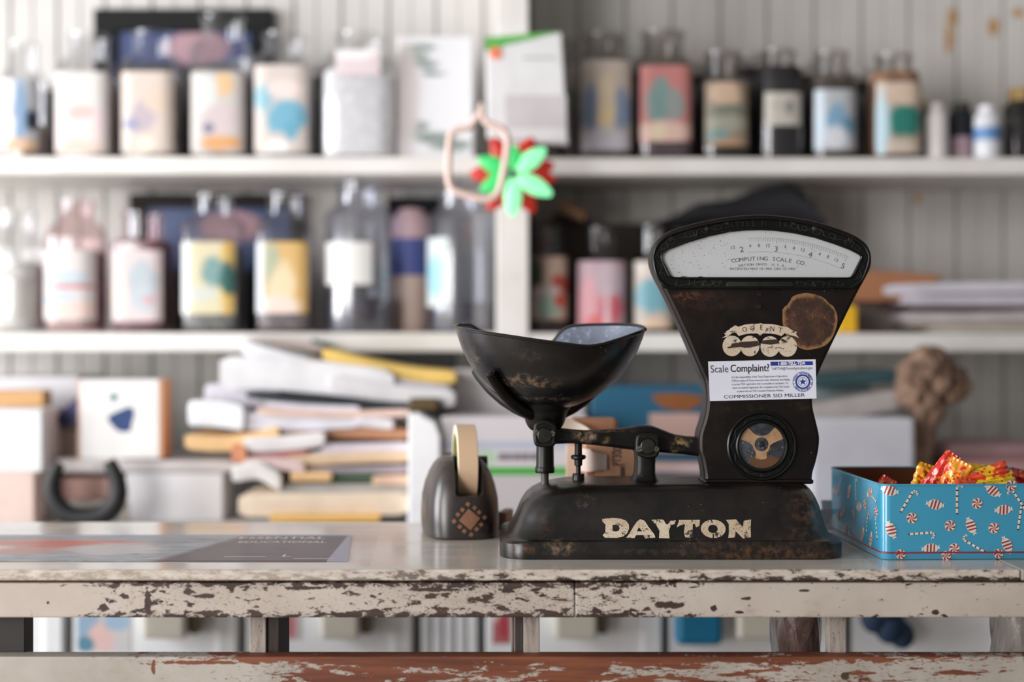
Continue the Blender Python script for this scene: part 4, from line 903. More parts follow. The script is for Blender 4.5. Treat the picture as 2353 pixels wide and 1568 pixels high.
# lettering
zc = lambda px, py: (X(1120 + px / 2.736, 1.69), Z(1040 + py / 2.736, 1.69))
def ell2(cx, cy, rx, ry, n=28): return [(cx + rx * math.cos(2 * math.pi * k / n), cy + ry * math.sin(2 * math.pi * k / n)) for k in range(n)]
LT = [[[(720, 418), (790, 413), (840, 417), (872, 430), (888, 452), (889, 478), (876, 505), (850, 524), (812, 532), (735, 531), (722, 516), (740, 498), (742, 452), (724, 438)], [(786, 455), (812, 452), (826, 462), (830, 476), (824, 490), (808, 495), (786, 493)]],
      [[(960, 420), (988, 430), (1014, 470), (1046, 512), (1052, 530), (985, 536), (978, 516), (932, 516), (920, 534), (870, 530), (892, 505), (908, 478), (938, 436)], [(950, 468), (972, 494), (938, 494)]],
      [[(1030, 424), (1105, 421), (1122, 450), (1133, 452), (1150, 430), (1186, 427), (1178, 448), (1152, 458), (1138, 490), (1140, 535), (1074, 533), (1080, 492), (1060, 456)]],
      [[(1205, 425), (1336, 424), (1331, 460), (1310, 470), (1302, 448), (1290, 450), (1285, 505), (1292, 530), (1240, 530), (1232, 505), (1240, 452), (1216, 455), (1188, 470)]],
      [ell2(1417, 478, 78, 55), ell2(1415, 479, 30, 25)],
      [[(1500, 425), (1562, 421), (1604, 468), (1611, 430), (1657, 422), (1652, 470), (1650, 528), (1600, 536), (1556, 492), (1550, 530), (1508, 532), (1514, 500), (1516, 450)]]]
bm = bmesh.new()
for lp in LT:
    m2 = MB().flat([[zc(*p) for p in l] for l in lp], lambda x, z: Vector((x, 0, z)))
    b0 = [bm.verts.new(v) for v in m2.v]
    for f in m2.f:
        try: bm.faces.new([b0[i] for i in f])
        except ValueError: pass
for k in range(14):
    zz = Z(1190 + 47 * k / 13, 1.69); bmesh.ops.bisect_plane(bm, geom=bm.verts[:] + bm.edges[:] + bm.faces[:], plane_co=(0, 0, zz), plane_no=(0, 0, 1))
for v in bm.verts: v.co.y = yfront(v.co.z - CTZ) - .0004
bm.verts.index_update(); mb = MB(); mb.add([v.co.copy() for v in bm.verts], [[v.index for v in f.verts] for f in bm.faces]); bm.free()
def chipped(name, paint, under, scale=90, thr=.50, tint=None):
    g = G(name); n = g.noise(scale, 6, .75, None, .4); n3 = g.noise(14, 3); c = g.mix(g.step(n3, .35, .65), L(*paint), L(*(tint or paint)))
    v = g.voro(scale * 7, feature='F1'); n9 = g.noise(scale * 4, 4, .8); k = g.math('MAXIMUM', g.step(n, thr + .08, thr + .12), g.math('MULTIPLY', g.step(g.math('ADD', v, g.math('MULTIPLY', n9, .4)), .46, .38), g.step(n, thr - .10, thr - .02)))
    return g.bsdf(g.mix(k, c, L(*under)), .6)
mb.build('painted_lettering', chipped('chipped_cream_lettering', (206, 192, 170), (44, 36, 30), 80, .48, (184, 164, 138)), SC, label='chipped cream painted lettering')

# head casting
DH = 1.740
def hp(px, py): return (X(px, DH), Z(py, DH))
L_ = [(1618, 1112), (1619, 1100), (1617.5, 1083), (1612, 1055), (1607, 1037), (1606, 1012), (1609, 991), (1616, 970), (1622.5, 941), (1624, 906), (1619, 876), (1608, 851), (1577, 779), (1548, 715), (1523, 664), (1505, 629), (1497, 602), (1498, 582), (1503, 566), (1513, 549), (1532, 534), (1562, 521.5), (1620, 507), (1680, 497), (1744, 492.5)]
R_ = [(1800, 496), (1860, 505), (1910, 518.5), (1950, 533), (1975, 546), (1992, 560), (2001, 577), (2004, 596), (2001, 616), (1990, 639), (1966, 683), (1925, 766), (1900, 818), (1879, 865), (1871, 890), (1868, 915), (1869, 938), (1875, 964), (1881.5, 991), (1884, 1012), (1881, 1039), (1875, 1065), (1869, 1085), (1867, 1101), (1868, 1112)]
out = [hp(*p) for p in smooth_poly(L_ + R_, 3, False)]
q = lambda px, py, rx, rz, c: (X(px, DH), Z(py, DH), rx / 1878, rz / 1878, c)
HE = enamel('black_enamel_head', [q(1600, 690, 70, 20, (56, 32, 22)), q(1660, 700, 60, 12, (40, 26, 20)), q(1578, 680, 22, 8, (112, 72, 46)), q(1700, 940, 60, 8, (36, 33, 22)), q(1840, 935, 24, 8, (44, 36, 22))], a=(14, 9, 8), b=(26, 17, 14), rough=(.34, .5))
mb = MB().prism(out, DH, DH + .048, 0, False, bev=.0042)
mb.box(X(1616, DH), X(1869, DH), DH - .004, DH + .052, CTZ + .083, Z(1101, DH), bev=.003)
head = mb.build('head_casting', HE, SC)
# big round rust ring stain and emblem as paint layers
def onhead(dy): return lambda x, z: Vector((x, DH - dy, z))
g = G('brown_residue_disc'); n = g.noise(60, 6, .7); c = g.mix(g.step(n, .35, .65), L(44, 26, 18), L(76, 47, 30))
o = g.xyz(); cxr, czr = X(1861, DH) - sx0, Z(739, DH) - CTZ
a_ = g.math('DIVIDE', g.math('SUBTRACT', o[0], cxr), 64 / 1878); b_ = g.math('DIVIDE', g.math('SUBTRACT', o[2], czr), 65 / 1878)
dd = g.math('SQRT', g.math('ADD', g.math('MULTIPLY', a_, a_), g.math('MULTIPLY', b_, b_)))
ring_ = g.math('MULTIPLY', g.step(g.math('ADD', dd, g.math('MULTIPLY', g.math('SUBTRACT', n, .5), .5)), .84, .97), g.step(g.math('SUBTRACT', o[2], o[0]), -.25, .05, .35, .9))
c = g.mix(ring_, c, L(142, 104, 64)); v = g.voro(420); c = g.mix(g.math('MULTIPLY', g.step(v, .24, .12), g.step(g.noise(60, 4, .7), .50, .62)), c, L(150, 126, 100))
RES = g.bsdf(c, .55)
disc = [hp(1861 + 63 * math.cos(a) * (1 + .02 * math.sin(5 * a)) - (4 if math.sin(a) > .6 else 0), 739 - 65 * math.sin(a) * (1 + .015 * math.cos(7 * a))) for a in [2 * math.pi * k / 64 for k in range(64)]]
disc[20:30] = [(x - .002 * math.sin(k), z + .001) for k, (x, z) in enumerate(disc[20:30])]
MB().flat([disc], onhead(.0003)).build('residue_disc', RES, SC, label='round brown glue or rust mark')
# emblem
z3 = lambda x, y: hp(1640 + x / 7.353, 730 + y / 7.353)
mb = MB()
for i, (cx_, cy_) in enumerate(((310, 480), (610, 482), (950, 490), (1243, 490))):
    mb.flat([[z3(*p) for p in ell2(cx_, cy_, 162, 174, 36)]], onhead(.0006 + .0001 * i))
mb.flat([[z3(*p) for p in [(135, 348), (205, 300), (165, 268), (215, 250), (200, 238), (262, 205), (285, 178), (330, 155), (345, 135), (385, 140), (410, 158), (520, 122), (620, 108), (740, 106), (790, 96), (830, 108), (980, 112), (1080, 130), (1150, 150), (1240, 160), (1330, 220), (1410, 245), (1385, 275), (1440, 350), (1380, 320), (1300, 300), (1200, 262), (1140, 315), (1060, 285), (940, 270), (830, 268), (780, 312), (738, 268), (600, 272), (500, 288), (420, 312), (380, 262), (345, 250), (290, 275), (230, 325)]]], onhead(.0011))
mb.build('gilt_emblem', chipped('chipped_cream_emblem', (206, 192, 174), (60, 46, 38), 110, .49, (196, 176, 150)), SC, label='chipped cream emblem of a ribbon over paired discs')
mb = MB()
mb.flat([[z3(*p) for p in [(225, 505), (290, 480), (300, 440), (420, 425), (440, 412), (600, 405), (740, 394), (762, 440), (766, 468), (690, 490), (600, 508), (520, 512), (450, 500), (340, 508), (240, 520)]]], onhead(.0012))
mb.flat([[z3(*p) for p in [(785, 440), (815, 388), (900, 378), (1060, 368), (1090, 400), (1112, 438), (1040, 446), (950, 458), (840, 446)]]], onhead(.0012))
mb.flat([[z3(*p) for p in [(1120, 365), (1170, 362), (1215, 392), (1240, 425), (1190, 420), (1150, 405)]]], onhead(.0012))
for (ch, x_, y_, r_) in (('O', 520, 205, -.1), ('G', 650, 185, -.05), ('E', 800, 168, 0), ('N', 985, 195, .1), ('T', 1120, 215, .25)):
    xx, zz = z3(x_, y_); put_text(mb, ch, onhead(.0013), xx, zz, .0085, .9, 0, -r_)
mb.build('emblem_shading', plain(52, 32, 26, .6), SC)
# screws under the bezel
SCREW = enamel('dark_screw', a=(26, 22, 20), b=(44, 38, 34))
def screw(px, py, y, r, parent, name='screw', m=None, ang=.3):
    x, z = X(px, y), Z(py, y); mb = MB(); mb.lathe([(r, .002), (r, -.0006), (r * .85, -.0014), (r * .3, -.0014)], (x, y, z), 20, axis='y', caps=False)
    c, s_ = math.cos(ang) * r * .9, math.sin(ang) * r * .9; w = r * .13
    nx, nz = -math.sin(ang) * w, math.cos(ang) * w
    mb.lathe([(r * .3, -.0014), (.00001, -.0014)], (x, y, z), 20, axis='y', caps=False)
    s = mb.build(name, m or SCREW, parent)
    MB().add([Vector((x - c + nx, y - .0015, z - s_ + nz)), Vector((x + c + nx, y - .0015, z + s_ + nz)), Vector((x + c - nx, y - .0015, z + s_ - nz)), Vector((x - c - nx, y - .0015, z - s_ - nz))], [(0, 1, 2, 3)]).build('slot', plain(6, 6, 6, .6), s)
screw(1745, 677, DH, .0032, SC); screw(1745, 705, DH, .003, SC, ang=.8)
# bezel
BEZ = enamel('black_bezel_iron', a=(8, 9, 9), b=(14, 15, 14), rough=(.30, .42), coat=.2)
wp = [(1524, 583.5), (1533, 576), (1576, 559), (1627, 544), (1675, 534), (1709.5, 530.5), (1744, 529.5), (1778, 531), (1824, 537), (1870, 547), (1916, 562), (1950.5, 575), (1971, 585.5), (1976.5, 590), (1975, 596), (1957, 631.5), (1953, 636.5), (1946, 638), (1560, 637.5), (1546.5, 637), (1540, 633), (1524, 602), (1521, 594), (1521.5, 588)]
win = [hp(*p) for p in wp]
bz = [hp(*p) for p in smooth_poly([(1530, 664), (1515, 650), (1503, 622), (1500, 596), (1502, 576), (1510, 559), (1528, 543), (1562, 530), (1620, 515), (1680, 505), (1744, 501), (1800, 504), (1860, 513), (1910, 527), (1950, 541.5), (1974, 554), (1990, 568), (1996, 590), (1993, 614), (1980, 645), (1966, 660), (1952, 664.5), (1880, 665), (1745, 665), (1600, 665)], 4)]
cz_ = hp(1747, 592)
def ray(poly, a):
    ox, oz = cz_; dx, dz = math.cos(a), math.sin(a); best = 0
    for i in range(len(poly)):
        (x1, z1), (x2, z2) = poly[i], poly[(i + 1) % len(poly)]
        ex, ez = x2 - x1, z2 - z1; den = dx * ez - dz * ex
        if abs(den) < 1e-12: continue
        t_ = ((x1 - ox) * ez - (z1 - oz) * ex) / den; u_ = ((x1 - ox) * dz - (z1 - oz) * dx) / den
        if t_ > 0 and -1e-9 <= u_ <= 1 + 1e-9: best = max(best, t_)
    return best
angs = set(2 * math.pi * k / 260 for k in range(260))
for p in win + bz: angs.add(math.atan2(p[1] - cz_[1], p[0] - cz_[0]) % (2 * math.pi))
angs = sorted(angs)
ri = [ray(win, a) for a in angs]; ro = [ray(bz, a) for a in angs]
mb = MB(); rings_ = []
for t_, yy in ((0, .004), (0, -.0046), (.10, -.0058), (.20, -.0050), (.24, -.0022), (.80, -.0022), (.84, -.0045), (.92, -.0052), (1.0, -.004), (1.0, .002)):
    rings_.append([Vector((cz_[0] + math.cos(a) * (i_ + (o_ - i_) * t_), DH + yy, cz_[1] + math.sin(a) * (i_ + (o_ - i_) * t_))) for a, i_, o_ in zip(angs, ri, ro)])
mb.rings(rings_, 0, True, False, False)
bezel = mb.build('dial_bezel', BEZ, SC)
# scroll ornament
ORN = enamel('relief_scrollwork', a=(24, 26, 24), b=(44, 46, 40), rough=(.25, .4), coat=.4)
def bpt(a, t_):
    a %= 2 * math.pi; return (cz_[0] + math.cos(a) * (ray(win, a) * (1 - t_) + ray(bz, a) * t_), cz_[1] + math.sin(a) * (ray(win, a) * (1 - t_) + ray(bz, a) * t_))
def pth(pxs):
    """arc-length list of channel centre points through the angular range"""
    return pxs
def scroll(mb, c, r, t0, turns, y, th=.0009, flip=1):
    pts = []
    for k in range(22):
        u = k / 21; a = t0 + flip * turns * 2 * math.pi * u; rr_ = r * (1 - .78 * u)
        pts.append(Vector((c[0] + rr_ * math.cos(a), y, c[1] + rr_ * math.sin(a))))
    mb.tube(pts, [th * (1 - .3 * k / 21) for k in range(22)], 6)
mb = MB(); yo = DH - .0026
def along(a0, a1, n):
    for k in range(n):
        yield a0 + (a1 - a0) * k / (n - 1)
# wave + curls running round the channel
def vine(a0, a1, waves):
    while a1 - a0 > math.pi: a1 -= 2 * math.pi
    while a1 - a0 < -math.pi: a1 += 2 * math.pi
    N = int(waves * 14); pts = []
    for k in range(N + 1):
        u = k / N; a = a0 + (a1 - a0) * u; pts.append(Vector((bpt(a, .52 + .22 * math.sin(2 * math.pi * waves * u))[0], yo, bpt(a, .52 + .22 * math.sin(2 * math.pi * waves * u))[1])))
    mb.tube(pts, .0009, 6)
    for w_ in range(int(waves * 2)):
        u = (w_ + .5) / (waves * 2); a = a0 + (a1 - a0) * u; s_ = -1 if w_ % 2 == 0 else 1
        c = bpt(a, .52 - .02 * s_); w = (Vector(bpt(a, .8)) - Vector(bpt(a, .24))).length
        scroll(mb, c, w * .42, a + math.pi * (w_ % 2), 1.2, yo, .0007, 1 if w_ % 2 else -1)
def ang(px, py): p = hp(px, py); return math.atan2(p[1] - cz_[1], p[0] - cz_[0])
vine(ang(1672, 512), ang(1545, 545), 2.0); vine(ang(1540, 548), ang(1506, 575), 1.0); vine(ang(1505, 580), ang(1520, 645), 1.5)
vine(ang(1540, 655), ang(1655, 652), 2.0)
vine(ang(1822, 512), ang(1950, 548), 2.0); vine(ang(1955, 550), ang(1988, 578), 1.0); vine(ang(1992, 582), ang(1976, 645), 1.5); vine(ang(1950, 655), ang(1835, 652), 2.0)
for (a, b, r) in ((1672, 514, .004), (1823, 514, .004), (1625, 526, .005), (1872, 526, .005)):
    c = hp(a, b); mb.lathe([(.0001, -.0022), (r * .5, -.0018), (r * .8, 0)], (c[0], yo + .0006, c[1]), 14, axis='y', caps=False)
mb.prism([hp(*p) for p in ((1668, 653), (1672, 648), (1742, 648), (1745, 652), (1749, 648), (1818, 648), (1822, 653), (1820, 659), (1670, 659))], yo - .0006, yo + .002, bev=.0004)
pc = hp(1749, 1027); Rt = (Vector(hp(1744, 514)) - Vector(pc)).length
def arc_text(mb, s_, fn, R, centre, step, size, sx=1.0, bold=0.0, relief=None):
    for i, ch in enumerate(s_):
        if ch == ' ': continue
        th = centre + (i - (len(s_) - 1) / 2) * step
        put_text(mb, ch, fn, pc[0] + R * math.sin(th), pc[1] + R * math.cos(th), size, sx, bold, -th, relief=relief)
arc_text(mb, 'STYLE Nº 167', lambda x, z: Vector((x, DH - .0042, z)), Rt, 0.0, math.radians(1.38), .0095, .95, .012, relief=Vector((0, .0022, 0)))
mb.build('relief_scrollwork', ORN, bezel)
for a, b in ((1541, 549), (1955, 549)): screw(a, b, DH - .0022, .0036, bezel, ang=.5)
# dial plate
g = G('silvered_dial'); o = g.xyz(); n = g.noise(7, 3)
c = g.mix(g.step(n, .3, .7), L(204, 204, 208), L(218, 218, 222))
spx = g.step(o[0], X(1765, DH) - sx0, X(1560, DH) - sx0)
v = g.voro(330); k = g.math('MULTIPLY', g.step(v, .20, .13), g.step(g.math('ADD', g.noise(60, 4, .7), g.math('MULTIPLY', spx, .22)), .60, .66))
c = g.mix(k, c, L(74, 72, 76)); n5 = g.noise(110, 5, .8); c = g.mix(g.math('MULTIPLY', g.step(n5, .62, .70), g.step(spx, .2, .9, 0, .5)), c, L(130, 128, 130))
DIALM = g.bsdf(c, .28, .2)
dial = MB().flat([win], lambda x, z: Vector((x, DH - .0006, z))).build('dial_plate', DIALM, SC)
fd = lambda x, z: Vector((x, DH - .0009, z)); mb = MB()
S1 = 1 / 1878.0
def polar(Rpx, th): return (pc[0] + Rpx * S1 * math.sin(th), pc[1] + Rpx * S1 * math.cos(th))
for k in range(36, 81):
    th = math.radians(-25.7 + k * .625); big = 13 if k % 16 == 0 else (10 if k % 4 == 0 else 7.5)
    a, b = polar(480, th), polar(480 - big, th); w = .00012 if k > 42 else .00008; c_, s_ = math.cos(th) * w, -math.sin(th) * w
    mb.add([fd(a[0] - c_, a[1] - s_), fd(a[0] + c_, a[1] + s_), fd(b[0] + c_, b[1] + s_), fd(b[0] - c_, b[1] - s_)], [(0, 1, 2, 3)])
def arcline(R, t0, t1, w):
    N = 40; vs = []
    for k in range(N + 1):
        th = math.radians(t0 + (t1 - t0) * k / N); vs += [fd(*polar(R - w, th)), fd(*polar(R + w, th))]
    mb.add(vs, [(2 * k, 2 * k + 2, 2 * k + 3, 2 * k + 1) for k in range(N)])
arcline(448, -4, 24, .18); arcline(480.3, -4, 25, .14)
for k in range(32, 81, 4):
    th = math.radians(-25.7 + k * .625)
    if k % 16 == 0: p = polar(455, th); put_text(mb, str(k // 16), fd, p[0], p[1], .0098, 1.05, .0, -th)
    else: p = polar(462, th); put_text(mb, str((k % 16)), fd, p[0], p[1], .0056, 1.05, .0, -th)
p = polar(462, math.radians(-8.2)); put_text(mb, '12', fd, p[0], p[1], .0056, 1.05, 0, math.radians(8.2))
arc_text(mb, 'COMPUTING SCALE CO.', fd, 432 * S1, math.radians(2.6), math.radians(1.24), .0068, 1.1)
arc_text(mb, 'DAYTON OHIO. U.S.A.', fd, 419 * S1, math.radians(.4), math.radians(.80), .0040, 1.2)
def flat_text(s_, px, py, size, w): x_, z_ = hp(px, py); put_text(mb, s_, fd, x_, z_, size, 1, 0, 0, width=w * S1)
flat_text('PATENTED MAY 19 1903  DEC 22 1903', 1752, 618.5, .0042, 150)
mb.build('dial_markings', plain(96, 94, 98, .5), dial)
gg = glass_mat('dial_glass', (.97, .98, .98), .04, .02)
MB().flat([win], lambda x, z: Vector((x, DH - .0032, z))).build('dial_glass', gg, SC)

# sticker
qd = [(1627, 831), (1874, 826), (1876, 916), (1631, 922)]
def st(u, v, dy=.0016):   # u 0..1 left-right, v 0..1 top-bottom
    a = Vector(hp(*qd[0])).lerp(Vector(hp(*qd[1])), u); b = Vector(hp(*qd[3])).lerp(Vector(hp(*qd[2])), u); c = a.lerp(b, v)
    return Vector((c.x, DH - dy, c.y))
g = G('sticker_vinyl'); n = g.noise(20, 3)
stk = MB().add([st(0, 0, .0005), st(1, 0, .0005), st(1, 1, .0005), st(0, 1, .0005), st(0, 0, .0001), st(1, 0, .0001), st(1, 1, .0001), st(0, 1, .0001)], [(0, 1, 2, 3), (7, 6, 5, 4), (0, 4, 5, 1), (1, 5, 6, 2), (2, 6, 7, 3), (3, 7, 4, 0)]).build('inspection_sticker', g.bsdf(g.mix(n, L(216, 219, 232), L(226, 228, 240)), .3, coat=.3), SC, label='white inspection sticker with blue bar and seal')
W_, H_ = 247.0, 91.0
fs = lambda dy: (lambda x, z: st(x / W_, z / H_, dy))
def stx(mb, s_, x, y, size, w=None, bold=0.0, rot=0.0, dy=.0008, sx=1.0):
    v, f = text2d(s_, size, sx, bold)
    if w: ww = max(p[0] for p in v) - min(p[0] for p in v); v = [(p[0] * w / ww, p[1]) for p in v]
    c, s2 = math.cos(rot), math.sin(rot)
    mb.add([st((x + a * c - b * s2) / W_, (y - (a * s2 + b * c)) / H_, dy) for a, b in v], f)
mb = MB(); stx(mb, 'Complaint?', 95, 18, 24, 89, .012)
stx(mb, 'COMMISSIONER SID MILLER', 126, 82.5, 11, 187)
mb.build('black_lettering', plain(28, 28, 32, .5), stk)
mb = MB(); stx(mb, 'Scale', 25, 18.5, 24, 41, .0)
lines = ['It is the responsibility of the Texas Department of Agriculture', '(TDA) to inspect all Texas commercial scales. Businesses must display', 'a current TDA registration that is accessible to customers. To', 'report an outdated registration, file a complaint at the TDA Center,', 'or please visit our TDA Consumer Protection Website.']
for k, s_ in enumerate(lines): stx(mb, s_, 117 + (2 if k % 2 else 0), 37.5 + k * 8.2, 6.8, (128, 134, 130, 132, 108)[k])
stx(mb, 'TellTDA@TexasAgriculture.gov', 192, 20, 8.5, 95)
mb.build('grey_lettering', plain(72, 74, 86, .5), stk)
mb = MB(); mb.add([st(u, v, .0008) for u, v in ((143 / W_, 3.5 / H_), (240 / W_, 4.5 / H_), (240 / W_, 13 / H_), (143 / W_, 13 / H_))], [(0, 1, 2, 3)])
sc_ = (216, 51.5)
def sring(r0, r1, n=40):
    vs = []
    for k in range(n):
        a = 2 * math.pi * k / n; vs += [st((sc_[0] + r0 * math.cos(a)) / W_, (sc_[1] + r0 * math.sin(a)) / H_, .0008), st((sc_[0] + r1 * math.cos(a)) / W_, (sc_[1] + r1 * math.sin(a)) / H_, .0008)]
    mb.add(vs, [(2 * k, 2 * ((k + 1) % n), 2 * ((k + 1) % n) + 1, 2 * k + 1) for k in range(n)])
sring(13.5, 17.2); sring(9.5, 10.3); sring(22.6, 23.3)
for k, ch in enumerate('TEXAS DEPARTMENT OF AGRICULTURE * '):
    if ch == ' ': continue
    a = -math.pi * .95 + 2 * math.pi * k / 34; stx(mb, ch, sc_[0] + 20 * math.cos(a), sc_[1] + 20 * math.sin(a), 6.2, None, .02, -(a + math.pi / 2))
star = []
for k in range(10):
    a = -math.pi / 2 + math.pi * k / 5; r = 9.0 if k % 2 == 0 else 3.4; star.append((sc_[0] + r * math.cos(a), sc_[1] + r * math.sin(a)))
mb.flat([star], lambda x, z: st(x / W_, z / H_, .0008))
mb.build('blue_bar_and_seal', plain(34, 52, 140, .45), stk)
mb = MB(); stx(mb, '1-800-TELL-TDA', 191, 8.6, 9.5, 62, .03, dy=.0011); mb.build('white_lettering', plain(236, 236, 240, .5), stk)

# rosette window
rc = hp(1749.5, 1025)
def lathe_y(mb, prof, c, n=64, **k): return mb.lathe([(r * S1, y) for r, y in prof], (c[0], DH, c[1]), n, axis='y', caps=False, **k)
mb = MB(); lathe_y(mb, [(80, .001), (80, -.0035), (77, -.0052), (74, -.0048), (72, -.0022), (62, -.0022), (60, -.0045), (57, -.0058), (53.5, -.0052), (52, -.003), (52, .002)], rc)
ros = mb.build('rosette_bezel', BEZ, SC)
mb = MB(); Rm = 67 * S1
for k in range(11):
    a = 2 * math.pi * k / 11 + .15; c = (rc[0] + Rm * math.cos(a), rc[1] + Rm * math.sin(a)); scroll(mb, c, 4.6 * S1, a + 1.5, 1.3, DH - .0028, .0006, 1 if k % 2 else -1)
    pts = []
    for j in range(10):
        b = a + 2 * math.pi / 11 * j / 9; rr_ = (67 + 3.6 * math.sin(2 * math.pi * j / 9)) * S1; pts.append(Vector((rc[0] + rr_ * math.cos(b), DH - .0026, rc[1] + rr_ * math.sin(b))))
    mb.tube(pts, .0006, 5)
mb.build('rosette_scrollwork', ORN, ros)
g = G('dark_recess_metal'); n = g.noise(70, 5, .7); c = g.mix(g.step(n, .4, .65), L(44, 48, 54), L(86, 92, 100)); v = g.voro(240); c = g.mix(g.math('MULTIPLY', g.step(v, .2, .12), g.step(g.noise(30, 2), .5, .55)), c, L(190, 190, 190))
c = g.mix(g.ellipse(X(1755, DH) - sx0, Z(1062, DH) - CTZ, 40 * S1, 14 * S1, .4, .8, 70), c, L(120, 84, 58))
mb = MB(); lathe_y(mb, [(53, -.0004), (.01, -.0004)], rc); mb.build('recess_plate', g.bsdf(c, .45, .3), ros)
g = G('aged_brass'); n = g.noise(50, 5, .7); br = g.bsdf(g.mix(g.step(n, .35, .65), L(176, 132, 92), L(206, 164, 122)), .42, .25)
sp_ = []
K = 120
for k in range(K):
    a = 2 * math.pi * k / K; r = 52.0; dx, dy = math.cos(a), math.sin(a)
    for (ox, oy, orr) in ((0, 53, 30), (-45, -20, 32), (43, -20, 31)):
        t_ = dx * ox + dy * oy; q2 = ox * ox + oy * oy - t_ * t_
        if t_ > 0 and q2 < orr * orr: r = min(r, t_ - math.sqrt(orr * orr - q2))
    if dy < -.75: r = min(r, 31)
    r = max(r, 19)
    sp_.append((rc[0] + r * S1 * dx, rc[1] + r * S1 * dy))
hub_ = [(rc[0] + 16 * S1 * math.cos(2 * math.pi * k / 24), rc[1] + .002 + 16 * S1 * math.sin(2 * math.pi * k / 24)) for k in range(24)]
mb = MB(); mb.flat([sp_, hub_], onhead(.0014))
n0 = len(sp_)
mb.add([Vector((x, DH - y_, z)) for y_ in (.0014, .0004) for x, z in sp_], [(i, (i + 1) % n0, n0 + (i + 1) % n0, n0 + i) for i in range(n0)])
mb.build('brass_spider', br, ros, label='three armed brass spider')
mb = MB(); mb.lathe([(.0001, -.0016), (.0024, -.0014), (.004, -.0006)], (rc[0], DH, rc[1] + .002), 18, axis='y', caps=False); mb.build('hub_screw', SCREW, ros)
mb = MB(); lathe_y(mb, [(52.5, -.0034), (46, -.0042), (30, -.0052), (.01, -.0056)], rc); mb.build('rosette_glass', glass_mat('rosette_glass', (.95, .96, .97), .08, .05), ros)

# beam
DBm = SY
def bp(px, py): return (X(px, DBm - .012), Z(py, DBm - .012))
bpoly = smooth_poly([bp(*p) for p in ((1268, 985), (1290, 986), (1345, 991), (1400, 988), (1446, 984.5), (1470, 979.5), (1498, 980), (1526, 990), (1552, 1000), (1580, 1005), (1625, 1011), (1625, 1048), (1566, 1044), (1515, 1040), (1461, 1035), (1432, 1032), (1378, 1025), (1319, 1020), (1278, 1021), (1262, 1018))], 3)
qb = lambda px, py, rx, rz, c: (X(px, 1.76), Z(py, 1.76), rx / 1857, rz / 1857, c)
EBM = enamel('black_enamel_beam', [qb(1345, 1002, 22, 12, (176, 150, 126)), qb(1393, 1014, 10, 8, (110, 92, 62)), qb(1556, 1022, 13, 16, (176, 140, 96)), qb(1580, 1018, 16, 8, (140, 122, 92)), qb(1380, 990, 70, 4, (110, 86, 64))], wear=.70)
MB().prism(bpoly, DBm - .014, DBm + .014, bev=.004, smooth=True).build('beam', EBM, SC)
# brackets
def bracket(name, poly, y0, y1, scr, cx_, cy_, up):
    f = lambda p: (X(p[0], y0), Z(p[1], y0))
    b = MB().prism(smooth_poly([f(p) for p in poly], 3), y0, y1, bev=.002).build(name, EN, SC)
    # raised rim and round boss
    mb = MB(); ins = inset(smooth_poly([f(p) for p in poly], 3), -.0) ; n_ = len(poly) * 3
    pl = smooth_poly([f(p) for p in poly], 3)
    if sum(pl[i][0] * pl[(i + 1) % n_][1] - pl[(i + 1) % n_][0] * pl[i][1] for i in range(n_)) < 0: pl = pl[::-1]
    rim = inset(pl, .0032); mb.tube([Vector((x, y0 - .0002, z)) for x, z in rim], .0009, 6, closed=True)
    c = f((cx_, cy_)); mb.lathe([(.0092, .001), (.0092, -.0012), (.0082, -.0022), (.0001, -.0026)], (c[0], y0, c[1]), 26, axis='y', caps=False)
    for s_ in (-1, 1):
        pts = [Vector((c[0] + s_ * .0125, y0 - .001, c[1] + up * .0068)), Vector((c[0] + s_ * .0098, y0 - .001, c[1] + up * .0062)), Vector((c[0] + s_ * .0078, y0 - .001, c[1] + up * .0094)), Vector((c[0] + s_ * .004, y0 - .001, c[1] + up * .0116)), Vector((c[0], y0 - .001, c[1] + up * .0122))]
        mb.tube(pts, .0007, 5)
    mb.build('bracket_relief', ORN, b)
    for (a, d_, an) in scr: screw(a, d_, y0 - .0004, .0038, b, m=enamel('bracket_screw', a=(70, 66, 58), b=(100, 94, 82)), ang=an)
bracket('pan_bracket', [(1226, 985), (1229, 975), (1238, 968), (1252, 965), (1266, 968), (1275, 976), (1278.5, 988), (1278, 1010), (1276, 1022), (1268, 1027.5), (1252, 1029), (1236, 1027), (1228, 1021), (1226, 1005)], SY - .030, SY + .030, ((1232.5, 994, 1.0), (1269.5, 997, 0.0)), 1252, 1001, 1)
bracket('beam_bracket', [(1461, 1012), (1464, 1002), (1472, 998), (1490, 997.5), (1506, 999), (1514, 1006), (1515.5, 1030), (1514, 1044), (1507, 1052), (1488, 1055), (1470, 1050), (1462, 1042), (1460, 1030)], SY - .030, SY + .030, ((1470, 1032, .2), (1508, 1032, 1.2)), 1489, 1026, 1)
def sv(px, py, dd): return X(px, dd), Z(py, dd)
# pedestal under the beam bracket
rr = []; dd = SY
for (py, xl, xr, hy) in ((1112, 1446, 1519, .032), (1108, 1451, 1514, .029), (1100, 1456, 1510, .026), (1088, 1459.5, 1507, .023), (1070, 1461, 1507, .022), (1045, 1460, 1509, .022), (1030, 1462, 1508, .022)):
    xl_, xr_ = X(xl, dd - .015), X(xr, dd - .015); z_ = Z(py, dd - hy) if py > 1105 else Z(py, dd - .02)
    rr.append(sell((xl_ + xr_) / 2, dd, max(z_, CTZ + .082), (xr_ - xl_) / 2, hy, 4))
rr.sort(key=lambda r: r[0].z); MB().rings(rr).build('pedestal', EN, SC)
